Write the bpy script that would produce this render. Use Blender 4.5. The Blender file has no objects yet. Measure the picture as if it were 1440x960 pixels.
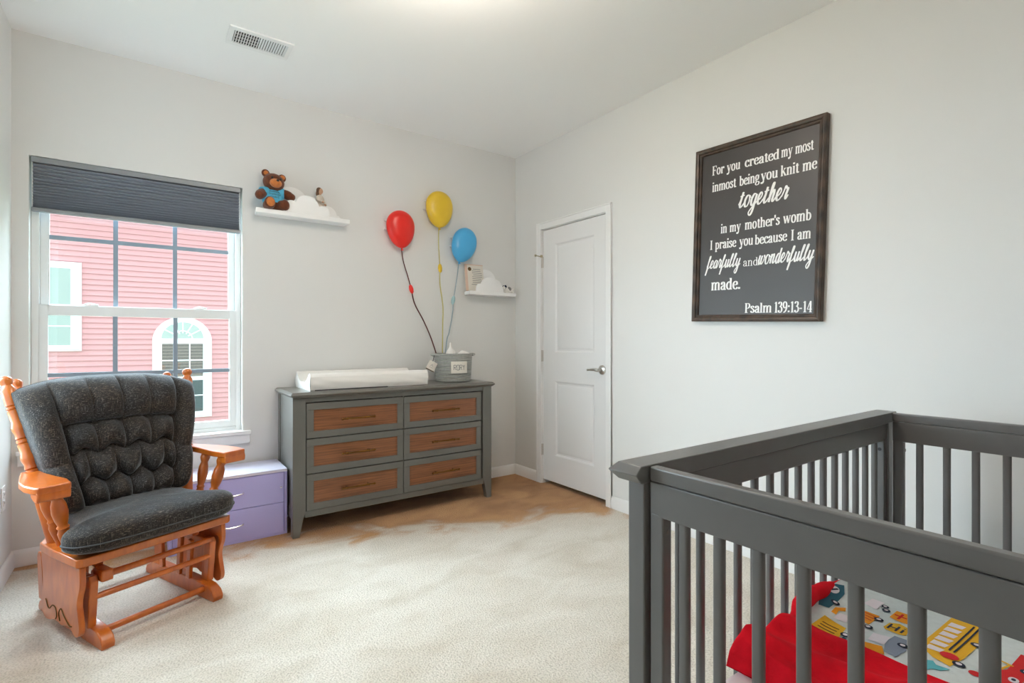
import bpy, bmesh, math, random
from mathutils import Vector, Matrix, noise

SC = bpy.context.scene
COL = SC.collection
random.seed(7)
R = math.radians

# ------------------------------------------------------------------ camera, world, light, exposure
CAMX, CAMY, CAMZ = -2.615, -3.588, 1.153
cam_data = bpy.data.cameras.new('camera')
cam_data.lens = 716.6 / 1440 * 36
cam_data.sensor_width = 36
cam_data.shift_y = -1 / 1440
cam_data.clip_start = 0.02
cam = bpy.data.objects.new('camera', cam_data)
cam.location = (CAMX, CAMY, CAMZ)
cam.rotation_euler = (R(90), 0, -R(35.7))
COL.objects.link(cam)
SC.camera = cam

W = bpy.data.worlds.new('sky')
SC.world = W
W.use_nodes = True
_wn, _wl = W.node_tree.nodes, W.node_tree.links
bg = _wn['Background']
SKY_BASE, SKY_SUNWARD = 3.0, 22.0      # overcast sky, much brighter on the side where the sun stands behind the cloud (-x, +y)
_tc = _wn.new('ShaderNodeTexCoord')
_dot = _wn.new('ShaderNodeVectorMath'); _dot.operation = 'DOT_PRODUCT'
_dot.inputs[1].default_value = Vector((-0.40, 0.77, 0.49)).normalized()
_mr = _wn.new('ShaderNodeMapRange'); _mr.interpolation_type = 'SMOOTHSTEP'
_mr.inputs['From Min'].default_value = 0.15; _mr.inputs['From Max'].default_value = 0.95
_mr.inputs['To Min'].default_value = SKY_BASE; _mr.inputs['To Max'].default_value = SKY_SUNWARD
_wl.new(_tc.outputs['Generated'], _dot.inputs[0]); _wl.new(_dot.outputs['Value'], _mr.inputs['Value'])
_wl.new(_mr.outputs['Result'], bg.inputs['Strength'])
bg.inputs['Color'].default_value = (0.76, 0.89, 1.0, 1)
LAMP_STRENGTH = 39.0

SC.view_settings.view_transform = 'Standard'
SC.view_settings.look = 'None'
SC.view_settings.gamma = 1
SC.view_settings.use_curve_mapping = False
SC.cycles.diffuse_bounces = 8
SC.view_settings.exposure = 0.12


# ------------------------------------------------------------------ materials
def srgb(r, g, b):
    f = lambda v: v / 12.92 if v <= 0.04045 else ((v + 0.055) / 1.055) ** 2.4
    return (f(r / 255), f(g / 255), f(b / 255), 1)


def new_mat(name):
    m = bpy.data.materials.new(name)
    m.use_nodes = True
    nt = m.node_tree
    return m, nt, nt.nodes, nt.links, nt.nodes['Principled BSDF']


def mat(name, col, rough=0.5, metal=0.0, bump=0.0, bscale=60, spec=0.5, coat=0.0, vary=0.0, vscale=8, sheen=0.0):
    m, nt, N, L, b = new_mat(name)
    b.inputs['Base Color'].default_value = col
    b.inputs['Roughness'].default_value = rough
    b.inputs['Metallic'].default_value = metal
    b.inputs['Specular IOR Level'].default_value = spec
    b.inputs['Coat Weight'].default_value = coat
    b.inputs['Sheen Weight'].default_value = sheen
    tc = N.new('ShaderNodeTexCoord')
    if bump:
        n = N.new('ShaderNodeTexNoise'); n.inputs['Scale'].default_value = bscale; n.inputs['Detail'].default_value = 4
        bp = N.new('ShaderNodeBump'); bp.inputs['Strength'].default_value = bump; bp.inputs['Distance'].default_value = 0.002
        L.new(tc.outputs['Object'], n.inputs['Vector'])
        L.new(n.outputs['Fac'], bp.inputs['Height']); L.new(bp.outputs['Normal'], b.inputs['Normal'])
    if vary:
        n2 = N.new('ShaderNodeTexNoise'); n2.inputs['Scale'].default_value = vscale; n2.inputs['Detail'].default_value = 5
        L.new(tc.outputs['Object'], n2.inputs['Vector'])
        rp = N.new('ShaderNodeValToRGB')
        rp.color_ramp.elements[0].position = 0.3; rp.color_ramp.elements[1].position = 0.7
        rp.color_ramp.elements[0].color = tuple(c * (1 - vary) for c in col[:3]) + (1,)
        rp.color_ramp.elements[1].color = tuple(min(1, c * (1 + vary)) for c in col[:3]) + (1,)
        L.new(n2.outputs['Fac'], rp.inputs['Fac']); L.new(rp.outputs['Color'], b.inputs['Base Color'])
    return m


def wood(name, c0, c1, axis=(1, 8, 8), scale=6, rough=0.35, coat=0.0, bands=6, wamt=0.45):
    """streaky grain: noise stretched along one axis of the object"""
    m, nt, N, L, b = new_mat(name)
    tc = N.new('ShaderNodeTexCoord'); mp = N.new('ShaderNodeMapping')
    mp.inputs['Scale'].default_value = axis
    n = N.new('ShaderNodeTexNoise'); n.inputs['Scale'].default_value = scale; n.inputs['Detail'].default_value = 8
    n.inputs['Distortion'].default_value = 0.6
    w = N.new('ShaderNodeTexWave'); w.inputs['Scale'].default_value = bands; w.inputs['Distortion'].default_value = 5
    w.inputs['Detail'].default_value = 3; w.inputs['Detail Scale'].default_value = 1.5
    w.bands_direction = 'Z'
    mx = N.new('ShaderNodeMath'); mx.operation = 'MULTIPLY_ADD'; mx.inputs[1].default_value = wamt
    m2 = N.new('ShaderNodeMath'); m2.operation = 'MULTIPLY'; m2.inputs[1].default_value = 1.05 - wamt
    rp = N.new('ShaderNodeValToRGB')
    rp.color_ramp.elements[0].position = 0.25; rp.color_ramp.elements[1].position = 0.8
    rp.color_ramp.elements[0].color = c0; rp.color_ramp.elements[1].color = c1
    L.new(tc.outputs['Object'], mp.inputs['Vector']); L.new(mp.outputs['Vector'], n.inputs['Vector'])
    L.new(mp.outputs['Vector'], w.inputs['Vector'])
    L.new(n.outputs['Fac'], m2.inputs[0]); L.new(w.outputs['Fac'], mx.inputs[0]); L.new(m2.outputs[0], mx.inputs[2])
    L.new(mx.outputs[0], rp.inputs['Fac']); L.new(rp.outputs['Color'], b.inputs['Base Color'])
    b.inputs['Roughness'].default_value = rough
    b.inputs['Coat Weight'].default_value = coat
    b.inputs['Coat Roughness'].default_value = 0.28
    return m


def fabric_mat(name):
    """dark chenille: charcoal with brown and blue-grey slubs"""
    m, nt, N, L, b = new_mat(name)
    tc = N.new('ShaderNodeTexCoord')

    def streak(sc, vec):
        mp = N.new('ShaderNodeMapping'); mp.inputs['Scale'].default_value = vec
        n = N.new('ShaderNodeTexNoise'); n.inputs['Scale'].default_value = sc; n.inputs['Detail'].default_value = 3
        L.new(tc.outputs['Object'], mp.inputs['Vector']); L.new(mp.outputs['Vector'], n.inputs['Vector'])
        return n
    a = streak(100, (5, 5, .25)); c = streak(110, (.6, 2, 4)); p = streak(9, (1, 1, 1))
    mul = N.new('ShaderNodeMath'); mul.operation = 'SMOOTH_MAX'; mul.inputs[2].default_value = 0.2
    L.new(a.outputs['Fac'], mul.inputs[0]); L.new(c.outputs['Fac'], mul.inputs[1])
    rp = N.new('ShaderNodeValToRGB')
    e = rp.color_ramp.elements
    e[0].position = 0.5; e[0].color = (0.006, 0.005, 0.005, 1)
    e[1].position = 0.76; e[1].color = (0.21, 0.205, 0.205, 1)
    k = e.new(0.6); k.color = (0.027, 0.022, 0.018, 1)
    rp2 = N.new('ShaderNodeValToRGB')
    rp2.color_ramp.elements[0].position = 0.4; rp2.color_ramp.elements[0].color = (1.0, 1.0, 1.08, 1)
    rp2.color_ramp.elements[1].position = 0.62; rp2.color_ramp.elements[1].color = (1.15, .9, .7, 1)
    L.new(p.outputs['Fac'], rp2.inputs['Fac'])
    mixc = N.new('ShaderNodeMix'); mixc.data_type = 'RGBA'; mixc.blend_type = 'MULTIPLY'; mixc.inputs['Factor'].default_value = 1
    L.new(mul.outputs[0], rp.inputs['Fac'])
    L.new(rp.outputs['Color'], mixc.inputs['A']); L.new(rp2.outputs['Color'], mixc.inputs['B'])
    L.new(mixc.outputs['Result'], b.inputs['Base Color'])
    b.inputs['Roughness'].default_value = 0.8
    b.inputs['Sheen Weight'].default_value = 0.5
    b.inputs['Sheen Roughness'].default_value = 0.35
    b.inputs['Sheen Tint'].default_value = (0.8, 0.9, 1.0, 1)
    bp = N.new('ShaderNodeBump'); bp.inputs['Strength'].default_value = 0.5; bp.inputs['Distance'].default_value = 0.002
    L.new(mul.outputs[0], bp.inputs['Height']); L.new(bp.outputs['Normal'], b.inputs['Normal'])
    return m


def carpet_mat():
    m, nt, N, L, b = new_mat('carpet')
    tc = N.new('ShaderNodeTexCoord')

    def nz(sc, det=4, dist=0.0, vec=None):
        n = N.new('ShaderNodeTexNoise'); n.inputs['Scale'].default_value = sc; n.inputs['Detail'].default_value = det
        n.inputs['Distortion'].default_value = dist
        if vec:
            mp = N.new('ShaderNodeMapping'); mp.inputs['Scale'].default_value = vec
            L.new(tc.outputs['Object'], mp.inputs['Vector']); L.new(mp.outputs['Vector'], n.inputs['Vector'])
        else:
            L.new(tc.outputs['Object'], n.inputs['Vector'])
        return n
    tuft = nz(140, 4); mid = nz(3.2, 5, 0.7, (1, 1.6, 1)); big = nz(1.1, 3, 0.4)
    # daylight falloff painted into the colour: pale floor, tan by dresser and door
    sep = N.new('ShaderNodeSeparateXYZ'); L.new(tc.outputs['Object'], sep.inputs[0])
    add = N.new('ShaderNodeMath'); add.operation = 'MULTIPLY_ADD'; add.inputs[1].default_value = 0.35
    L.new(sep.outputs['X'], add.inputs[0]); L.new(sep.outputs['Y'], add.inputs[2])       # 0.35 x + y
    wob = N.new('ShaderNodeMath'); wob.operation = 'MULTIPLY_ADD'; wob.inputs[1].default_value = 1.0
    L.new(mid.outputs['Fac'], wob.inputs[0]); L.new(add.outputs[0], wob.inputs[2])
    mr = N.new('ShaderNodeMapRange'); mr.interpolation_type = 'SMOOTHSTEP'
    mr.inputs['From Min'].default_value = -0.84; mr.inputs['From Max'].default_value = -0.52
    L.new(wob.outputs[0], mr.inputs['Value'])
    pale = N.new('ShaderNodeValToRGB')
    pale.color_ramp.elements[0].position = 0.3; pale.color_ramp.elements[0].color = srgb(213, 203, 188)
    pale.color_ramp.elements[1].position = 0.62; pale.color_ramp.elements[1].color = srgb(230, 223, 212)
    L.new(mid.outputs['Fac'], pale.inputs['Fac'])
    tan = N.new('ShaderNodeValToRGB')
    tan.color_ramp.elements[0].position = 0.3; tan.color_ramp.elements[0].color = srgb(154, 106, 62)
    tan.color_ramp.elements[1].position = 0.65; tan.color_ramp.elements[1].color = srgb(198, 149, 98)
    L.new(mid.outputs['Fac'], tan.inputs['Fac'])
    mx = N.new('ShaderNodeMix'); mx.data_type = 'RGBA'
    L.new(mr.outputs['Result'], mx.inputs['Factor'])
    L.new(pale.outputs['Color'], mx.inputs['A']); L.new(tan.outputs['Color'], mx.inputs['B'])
    sp = N.new('ShaderNodeValToRGB')
    sp.color_ramp.elements[0].position = 0.32; sp.color_ramp.elements[0].color = (0.62, 0.60, 0.57, 1)
    sp.color_ramp.elements[1].position = 0.56; sp.color_ramp.elements[1].color = (1, 1, 1, 1)
    L.new(tuft.outputs['Fac'], sp.inputs['Fac'])
    mm = N.new('ShaderNodeMix'); mm.data_type = 'RGBA'; mm.blend_type = 'MULTIPLY'; mm.inputs['Factor'].default_value = 0.75
    L.new(mx.outputs['Result'], mm.inputs['A']); L.new(sp.outputs['Color'], mm.inputs['B'])
    L.new(mm.outputs['Result'], b.inputs['Base Color'])
    b.inputs['Roughness'].default_value = 0.95
    b.inputs['Specular IOR Level'].default_value = 0.1
    b.inputs['Sheen Weight'].default_value = 0.2
    bp = N.new('ShaderNodeBump'); bp.inputs['Strength'].default_value = 0.9; bp.inputs['Distance'].default_value = 0.008
    L.new(tuft.outputs['Fac'], bp.inputs['Height']); L.new(bp.outputs['Normal'], b.inputs['Normal'])
    return m


def glass_mat(name, tint=(1, 1, 1, 1), refl=0.06, rough=0.0):
    m, nt, N, L, b = new_mat(name)
    N.remove(b)
    t = N.new('ShaderNodeBsdfTransparent'); t.inputs['Color'].default_value = tint
    g = N.new('ShaderNodeBsdfGlossy'); g.inputs['Roughness'].default_value = rough
    mx = N.new('ShaderNodeMixShader'); mx.inputs['Fac'].default_value = refl
    L.new(t.outputs[0], mx.inputs[1]); L.new(g.outputs[0], mx.inputs[2])
    L.new(mx.outputs[0], N['Material Output'].inputs['Surface'])
    return m


M = {}
M['wall'] = mat('wall_paint', (0.735, 0.735, 0.725, 1), 0.75, bump=0.03, bscale=220, spec=0.25)
M['ceiling'] = mat('ceiling_paint', (0.92, 0.92, 0.92, 1), 0.85, bump=0.03, bscale=180, spec=0.15)
M['trim'] = mat('trim_white', (0.83, 0.83, 0.83, 1), 0.35)
M['door'] = mat('door_white', (0.78, 0.78, 0.785, 1), 0.38)
M['vinyl'] = mat('window_vinyl', (0.80, 0.82, 0.82, 1), 0.35)
M['grid'] = mat('window_grid', srgb(140, 156, 170), 0.4)  # backlit shade of the pale grids put into this blue-grey
M['glass'] = glass_mat('window_glass', (0.97, 1, 0.99, 1), 0.05)
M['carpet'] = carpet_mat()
M['oak'] = wood('honey_oak', srgb(170, 78, 16), srgb(208, 112, 32), (7, 7, 2), 5, 0.28, 0.55, 1.2, 0.2)
M['fabric'] = fabric_mat('chenille')
M['piping'] = mat('cushion_piping', (0.07, 0.07, 0.075, 1), 0.8, bump=0.3, bscale=400)
M['grey_paint'] = mat('dresser_paint', srgb(103, 102, 97), 0.33, vary=0.04)
M['grey_top'] = mat('dresser_top_paint', srgb(108, 105, 100), 0.28, vary=0.04)
M['panel_wood'] = wood('drawer_veneer', srgb(104, 62, 36), srgb(152, 98, 60), (1.3, 6, 24), 4, 0.42, 0.1, 0.9, 0.15)
M['bronze'] = mat('bronze_pull', srgb(120, 84, 44), 0.35, 1.0)
M['crib'] = mat('crib_paint', srgb(102, 102, 102), 0.34, vary=0.04, vscale=14)
M['purple'] = mat('lilac_laminate', srgb(184, 181, 240), 0.4)
M['lilac'] = mat('lilac_top', srgb(214, 212, 232), 0.3)
M['chrome'] = mat('chrome', (0.75, 0.75, 0.77, 1), 0.2, 1.0)
M['nickel'] = mat('satin_nickel', (0.62, 0.60, 0.57, 1), 0.28, 1.0)
M['brass'] = mat('aged_brass', (0.42, 0.38, 0.26, 1), 0.3, 1.0)
M['black'] = mat('black', (0.01, 0.01, 0.012, 1), 0.5)
M['dark'] = mat('duct_shade_black', (0.012, 0.012, 0.013, 1), 0.9)
M['white'] = mat('white_lacquer', (0.86, 0.86, 0.86, 1), 0.35)
M['white_cloth'] = mat('white_cloth', (0.84, 0.82, 0.79, 1), 0.85, bump=0.15, bscale=300, sheen=0.2)
M['shade'] = mat('shade_cloth', srgb(160, 165, 175), 0.8)
M['shade_rail'] = mat('shade_rail', srgb(140, 143, 147), 0.4)
M['red'] = mat('red_plastic', (0.80, 0.02, 0.012, 1), 0.3)
M['yellow'] = mat('yellow_plastic', (0.78, 0.52, 0.03, 1), 0.3)
M['blue'] = mat('blue_plastic', (0.07, 0.40, 0.74, 1), 0.3)
M['cord_red'] = mat('dark_red_cord', (0.10, 0.02, 0.018, 1), 0.6)
M['cord_yellow'] = mat('yellow_cord', (0.55, 0.48, 0.18, 1), 0.6)
M['cord_blue'] = mat('grey_blue_cord', (0.30, 0.38, 0.42, 1), 0.6)
M['bead_blue'] = mat('pale_blue_plastic', (0.35, 0.52, 0.55, 1), 0.4)
M['rope'] = mat('grey_rope', srgb(166, 167, 163), 0.9, bump=0.4, bscale=160, vary=0.1, vscale=60)
M['bear'] = mat('brown_plush', srgb(104, 52, 24), 0.95, bump=0.8, bscale=260, vary=0.3, vscale=70, sheen=0.25)
M['bear_light'] = mat('tan_plush', srgb(196, 116, 56), 0.95, bump=0.8, bscale=260, vary=0.15, vscale=70, sheen=0.25)
M['shirt'] = mat('blue_shirt', srgb(92, 186, 222), 0.8, bump=0.2, bscale=300)
M['ink'] = mat('ink', (0.015, 0.02, 0.05, 1), 0.6)
M['soft_ink'] = mat('grey_ink', (0.25, 0.25, 0.24, 1), 0.7)
M['resin'] = mat('cream_resin', srgb(206, 196, 184), 0.7, vary=0.08, vscale=60)
M['hair'] = mat('brown_resin', srgb(92, 62, 38), 0.6)
M['skin'] = mat('skin_resin', srgb(196, 152, 122), 0.6)
M['paper'] = mat('paper', srgb(222, 216, 206), 0.8)
M['paper_pink'] = mat('paper_edge', srgb(214, 186, 168), 0.8)
M['board'] = mat('sign_board', srgb(62, 56, 54), 0.42, vary=0.05, vscale=3)
M['frame_wood'] = wood('distressed_frame', srgb(30, 22, 17), srgb(84, 64, 50), (6, 6, 2), 6, 0.45, 0.1, 1.5, 0.3)
M['letter'] = mat('white_paint', (0.88, 0.86, 0.84, 1), 0.5)
M['siding'] = mat('red_siding', srgb(192, 138, 138), 0.6)
M['ext_trim'] = mat('exterior_trim', (0.86, 0.88, 0.88, 1), 0.5)
M['ext_blind'] = mat('brown_blind', srgb(128, 116, 104), 0.6)
M['ext_dark'] = mat('dark_pane', srgb(50, 66, 64), 0.15)
M['ext_pale'] = mat('pale_pane', srgb(146, 158, 150), 0.15)
M['roof'] = mat('roof_shingle', (0.06, 0.055, 0.05, 1), 0.9, bump=0.5, bscale=20)
M['grass'] = mat('lawn', (0.10, 0.16, 0.05, 1), 0.95, vary=0.3)
M['fleece_red'] = mat('red_fleece', (0.68, 0.006, 0.018, 1), 0.95, bump=0.5, bscale=220, vary=0.1, vscale=30, spec=0.15)
M['fleece_white'] = mat('white_fleece', srgb(206, 214, 216), 0.95, bump=0.5, bscale=240, vary=0.05, vscale=60)
M['sheet'] = mat('white_pink_sheet', srgb(226, 214, 214), 0.85, vary=0.05, vscale=9)
for nm, c in dict(p_orange=(232, 150, 30), p_yellow=(224, 172, 40), p_navy=(34, 44, 66), p_teal=(40, 92, 112), p_aqua=(92, 176, 188),
                  p_grey=(132, 142, 160), p_white=(226, 218, 226), p_red=(206, 36, 40), p_brown=(92, 70, 34)).items():
    M[nm] = mat('print' + nm[1:], srgb(*c), 0.95, bump=0.5, bscale=240)


# ------------------------------------------------------------------ mesh builder
class MB:
    def __init__(self):
        self.bm = bmesh.new()
        self.mi = 0

    def _f(self, vs):
        try:
            f = self.bm.faces.new(vs)
            f.material_index = self.mi
            f.smooth = True
            return f
        except ValueError:
            return None

    def box(self, x0, x1, y0, y1, z0, z1, mx=None):
        v = []
        for x in (x0, x1):
            for y in (y0, y1):
                for z in (z0, z1):
                    p = Vector((x, y, z))
                    v.append(self.bm.verts.new(mx @ p if mx else p))
        for q in ((0, 1, 3, 2), (4, 6, 7, 5), (0, 4, 5, 1), (2, 3, 7, 6), (0, 2, 6, 4), (1, 5, 7, 3)):
            self._f([v[i] for i in q])
        return self

    def prism(self, poly, axis, a0, a1, mx=None):
        """extrude a 2D outline along an axis; the outline's two coordinates are the other two axes in order"""
        def P(u, v, w):
            p = Vector({'x': (w, u, v), 'y': (u, w, v), 'z': (u, v, w)}[axis])
            return mx @ p if mx else p
        lo = [self.bm.verts.new(P(u, v, a0)) for u, v in poly]
        hi = [self.bm.verts.new(P(u, v, a1)) for u, v in poly]
        n = len(poly)
        self._f(lo[::-1]); self._f(hi)
        for i in range(n):
            j = (i + 1) % n
            self._f([lo[i], lo[j], hi[j], hi[i]])
        return self

    def rings(self, rings, close=True, cap=True):
        vs = [[self.bm.verts.new(p) for p in r] for r in rings]
        n = len(vs[0])
        for a, b in zip(vs, vs[1:]):
            for i in range(n if close else n - 1):
                j = (i + 1) % n
                self._f([a[i], a[j], b[j], b[i]])
        if cap:
            self._f(vs[0][::-1]); self._f(vs[-1])
        return self

    def lathe(self, p0, p1, prof, seg=20, sq=None):
        """profile [(t, r)] turned about the line p0..p1"""
        p0, p1 = Vector(p0), Vector(p1)
        d = (p1 - p0); ax = d.normalized()
        u = ax.cross(Vector((0, 0, 1)))
        if u.length < 1e-4:
            u = Vector((1, 0, 0))
        u.normalize(); w = ax.cross(u)
        rr = []
        for t, r in prof:
            c = p0 + d * t
            rr.append([c + (u * math.cos(2 * math.pi * k / seg) + w * math.sin(2 * math.pi * k / seg)) * max(r, 1e-4) for k in range(seg)])
        return self.rings(rr)

    def tube(self, pts, r, seg=8, closed=False):
        pts = [Vector(p) for p in pts]
        n = len(pts)
        rad = r if isinstance(r, (list, tuple)) else [r] * n
        rr = []
        nrm = None
        for i in range(n):
            a = pts[(i - 1) % n] if (closed or i > 0) else pts[i]
            b = pts[(i + 1) % n] if (closed or i < n - 1) else pts[i]
            t = (b - a).normalized()
            if nrm is None:
                nrm = t.cross(Vector((0.3, 0.2, 1)))
                if nrm.length < 1e-3:
                    nrm = t.cross(Vector((1, 0, 0)))
            nrm = (nrm - t * nrm.dot(t)).normalized()
            w = t.cross(nrm)
            rr.append([pts[i] + (nrm * math.cos(2 * math.pi * k / seg) + w * math.sin(2 * math.pi * k / seg)) * rad[i] for k in range(seg)])
        if closed:
            rr.append(rr[0])
            return self.rings(rr, cap=False)
        return self.rings(rr)

    def ell(self, c, r, mx=None, seg=24, e=1.0, e2=None):
        """ellipsoid (superellipsoid when e < 1)"""
        e2 = e if e2 is None else e2
        sp = lambda v, k: math.copysign(abs(v) ** k, v)
        c = Vector(c); n2 = seg // 2
        rr = []
        for i in range(n2 + 1):
            ph = -math.pi / 2 + math.pi * i / n2
            cz, sz = math.cos(ph), math.sin(ph)
            ring = []
            for k in range(seg):
                th = 2 * math.pi * k / seg
                p = Vector((r[0] * sp(max(cz, 1e-4), e2) * sp(math.cos(th), e), r[1] * sp(max(cz, 1e-4), e2) * sp(math.sin(th), e), r[2] * sp(sz, e2)))
                ring.append(c + (mx @ p if mx else p))
            rr.append(ring)
        return self.rings(rr)

    def grid(self, fn, nu, nv, closed=False):
        vs = [[self.bm.verts.new(fn(i / nu, j / nv)) for j in range(nv + 1)] for i in range(nu + 1)]
        for i in range(nu):
            for j in range(nv):
                self._f([vs[i][j], vs[i + 1][j], vs[i + 1][j + 1], vs[i][j + 1]])
        return self

    def poly(self, pts):
        return self._f([self.bm.verts.new(p) for p in pts])

    def build(self, name, mats, parent=None, bevel=0.0, seg=2, angle=35, sub=0, recalc=True):
        bm = self.bm
        bmesh.ops.remove_doubles(bm, verts=bm.verts, dist=1e-6)
        if recalc:
            bmesh.ops.recalc_face_normals(bm, faces=bm.faces)
        me = bpy.data.meshes.new(name)
        bm.to_mesh(me); bm.free()
        for m in (mats if isinstance(mats, (list, tuple)) else [mats]):
            me.materials.append(m)
        me.set_sharp_from_angle(angle=R(angle))
        o = bpy.data.objects.new(name, me)
        COL.objects.link(o)
        if parent is not None:
            o.parent = parent
        if bevel:
            b = o.modifiers.new('bevel', 'BEVEL'); b.width = bevel; b.segments = seg; b.limit_method = 'ANGLE'; b.angle_limit = R(40)
        if sub:
            s = o.modifiers.new('sub', 'SUBSURF'); s.levels = sub; s.render_levels = sub
        return o


def thing(name, label, cat, loc=(0, 0, 0), rz=0.0, group=None, rot=None):
    o = bpy.data.objects.new(name, None)
    o.empty_display_size = 0.05
    COL.objects.link(o)
    o.location = loc
    o.rotation_euler = rot if rot else (0, 0, rz)
    return tag(o, label, cat, group)


def tag(o, label, cat, group=None):
    o['label'] = label; o['category'] = cat
    if group:
        o['group'] = group
    return o


def struct(o, label=None, cat=None):
    o['kind'] = 'structure'
    if label:
        o['label'] = label
    if cat:
        o['category'] = cat
    return o


def empty_struct(name, loc=(0, 0, 0), label=None, cat=None):
    o = bpy.data.objects.new(name, None); o.empty_display_size = 0.05
    COL.objects.link(o); o.location = loc
    return struct(o, label, cat)


def crom(pts, n=8):
    """Catmull-Rom through 2D or 3D points"""
    P = [Vector(p) for p in pts]
    if len(P) < 3:
        return P
    out = []
    for i in range(len(P) - 1):
        a = P[i - 1] if i else P[0] * 2 - P[1]
        b, c = P[i], P[i + 1]
        d = P[i + 2] if i + 2 < len(P) else P[-1] * 2 - P[-2]
        for k in range(n):
            t = k / n
            out.append(0.5 * ((2 * b) + (c - a) * t + (2 * a - 5 * b + 4 * c - d) * t * t + (3 * b - a - 3 * c + d) * t ** 3))
    out.append(P[-1])
    return out


def frame_panel(mb, y0, y1, z0, z1, x, prof):
    """nested rectangular moulding facing -x, prof = [(inset, dx)] with dx > 0 receding"""
    prev = None
    for ins, dx in prof:
        ring = [mb.bm.verts.new((x + dx, yy, zz)) for yy, zz in
                ((y0 + ins, z0 + ins), (y1 - ins, z0 + ins), (y1 - ins, z1 - ins), (y0 + ins, z1 - ins))]
        if prev:
            for i in range(4):
                j = (i + 1) % 4
                f = mb._f([prev[i], prev[j], ring[j], ring[i]])
        prev = ring
    mb._f(prev)


# ------------------------------------------------------------------ the room
XL, YF, ZC = -3.17, -4.15, 2.74
fl = MB().box(XL - 0.14, 0.75, YF - 0.14, 0.14, -0.08, 0.0).build('floor', M['carpet']); struct(fl, 'beige pile carpet covering the bedroom floor', 'floor')
ce = MB().box(XL - 0.14, 0.75, YF - 0.14, 0.14, ZC, ZC + 0.1).build('ceiling', M['ceiling']); struct(ce)

WX0, WX1, WZ0, WZ1 = -3.105, -2.122, 0.590, 2.112          # opening of the window in the back wall
wb = MB().box(XL - 0.14, WX0, 0, 0.14, 0, ZC).box(WX1, 0.75, 0, 0.14, 0, ZC).box(WX0, WX1, 0, 0.14, 0, WZ0).box(WX0, WX1, 0, 0.14, WZ1, ZC)
struct(wb.build('wall_back', M['wall'], angle=30))
VY0, VY1 = -1.49, -0.50                                     # opening of the second window, in the left wall
wl = MB().box(XL - 0.14, XL, YF - 0.14, VY0, 0, ZC).box(XL - 0.14, XL, VY1, 0.0, 0, ZC).box(XL - 0.14, XL, VY0, VY1, 0, WZ0).box(XL - 0.14, XL, VY0, VY1, WZ1, ZC)
struct(wl.build('wall_left', M['wall'], angle=30))
DY0, DY1, DZ = -1.092, -0.366, 2.052                        # door opening in the right wall
wr = MB().box(0, 0.12, YF - 0.14, DY0, 0, ZC).box(0, 0.12, DY1, 0, 0, ZC).box(0, 0.12, DY0, DY1, DZ, ZC)
struct(wr.build('wall_right', M['wall'], angle=30))
struct(MB().box(XL - 0.14, 0.75, YF - 0.14, YF, 0, ZC).build('wall_front', M['wall']))
struct(MB().box(0.12, 0.70, -1.6, -1.5, 0, ZC).box(0.12, 0.70, -0.02, 0.0, 0, ZC).box(0.70, 0.75, -1.6, 0.0, 0, ZC).build('wall_closet', M['wall']))


def base_prof(t=0.014, h=0.085):
    return [(0, 0), (t, 0), (t, h - 0.018), (t * 0.55, h - 0.004), (t * 0.3, h), (0, h)]


bp_ = base_prof()
struct(MB().prism([(-a, b) for a, b in bp_], 'x', XL, 0.0).build('baseboard_back', M['trim']))
struct(MB().prism([(XL + a, b) for a, b in bp_], 'y', YF, -0.0).build('baseboard_left', M['trim']))
struct(MB().prism([(-a, b) for a, b in bp_], 'y', YF, DY0 - 0.045).prism([(-a, b) for a, b in bp_], 'y', DY1 + 0.05, 0.0).build('baseboard_right', M['trim']))
struct(MB().prism([(YF + a, b) for a, b in bp_], 'x', XL, 0.0).build('baseboard_front', M['trim']))


# window in the back wall
def sash(parent, name, x0, x1, z0, z1, y0, y1, st, top, bot, hz, nmv=2):
    """one sash: rails and stiles, a glass pane and its grid"""
    s = MB().box(x0, x0 + st, y0, y1, z0, z1).box(x1 - st, x1, y0, y1, z0, z1)
    s.box(x0 + st, x1 - st, y0, y1, z1 - top, z1).box(x0 + st, x1 - st, y0, y1, z0, z0 + bot)
    so = s.build(name, M['vinyl'], parent, bevel=0.003)
    yc = (y0 + y1) / 2
    MB().box(x0 + st - 0.004, x1 - st + 0.004, yc - 0.002, yc + 0.002, z0 + bot - 0.004, z1 - top + 0.004).build('glass_pane', M['glass'], so)
    g = MB()
    for k in range(nmv):
        xx = x0 + st + (x1 - x0 - 2 * st) * (k + 1) / (nmv + 1)
        g.box(xx - 0.011, xx + 0.011, yc - 0.007, yc + 0.007, z0 + bot, z1 - top)
    g.box(x0 + st, x1 - st, yc - 0.0068, yc + 0.0068, hz - 0.011, hz + 0.011)
    g.build('window_grid', M['grid'], so)
    return so


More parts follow.
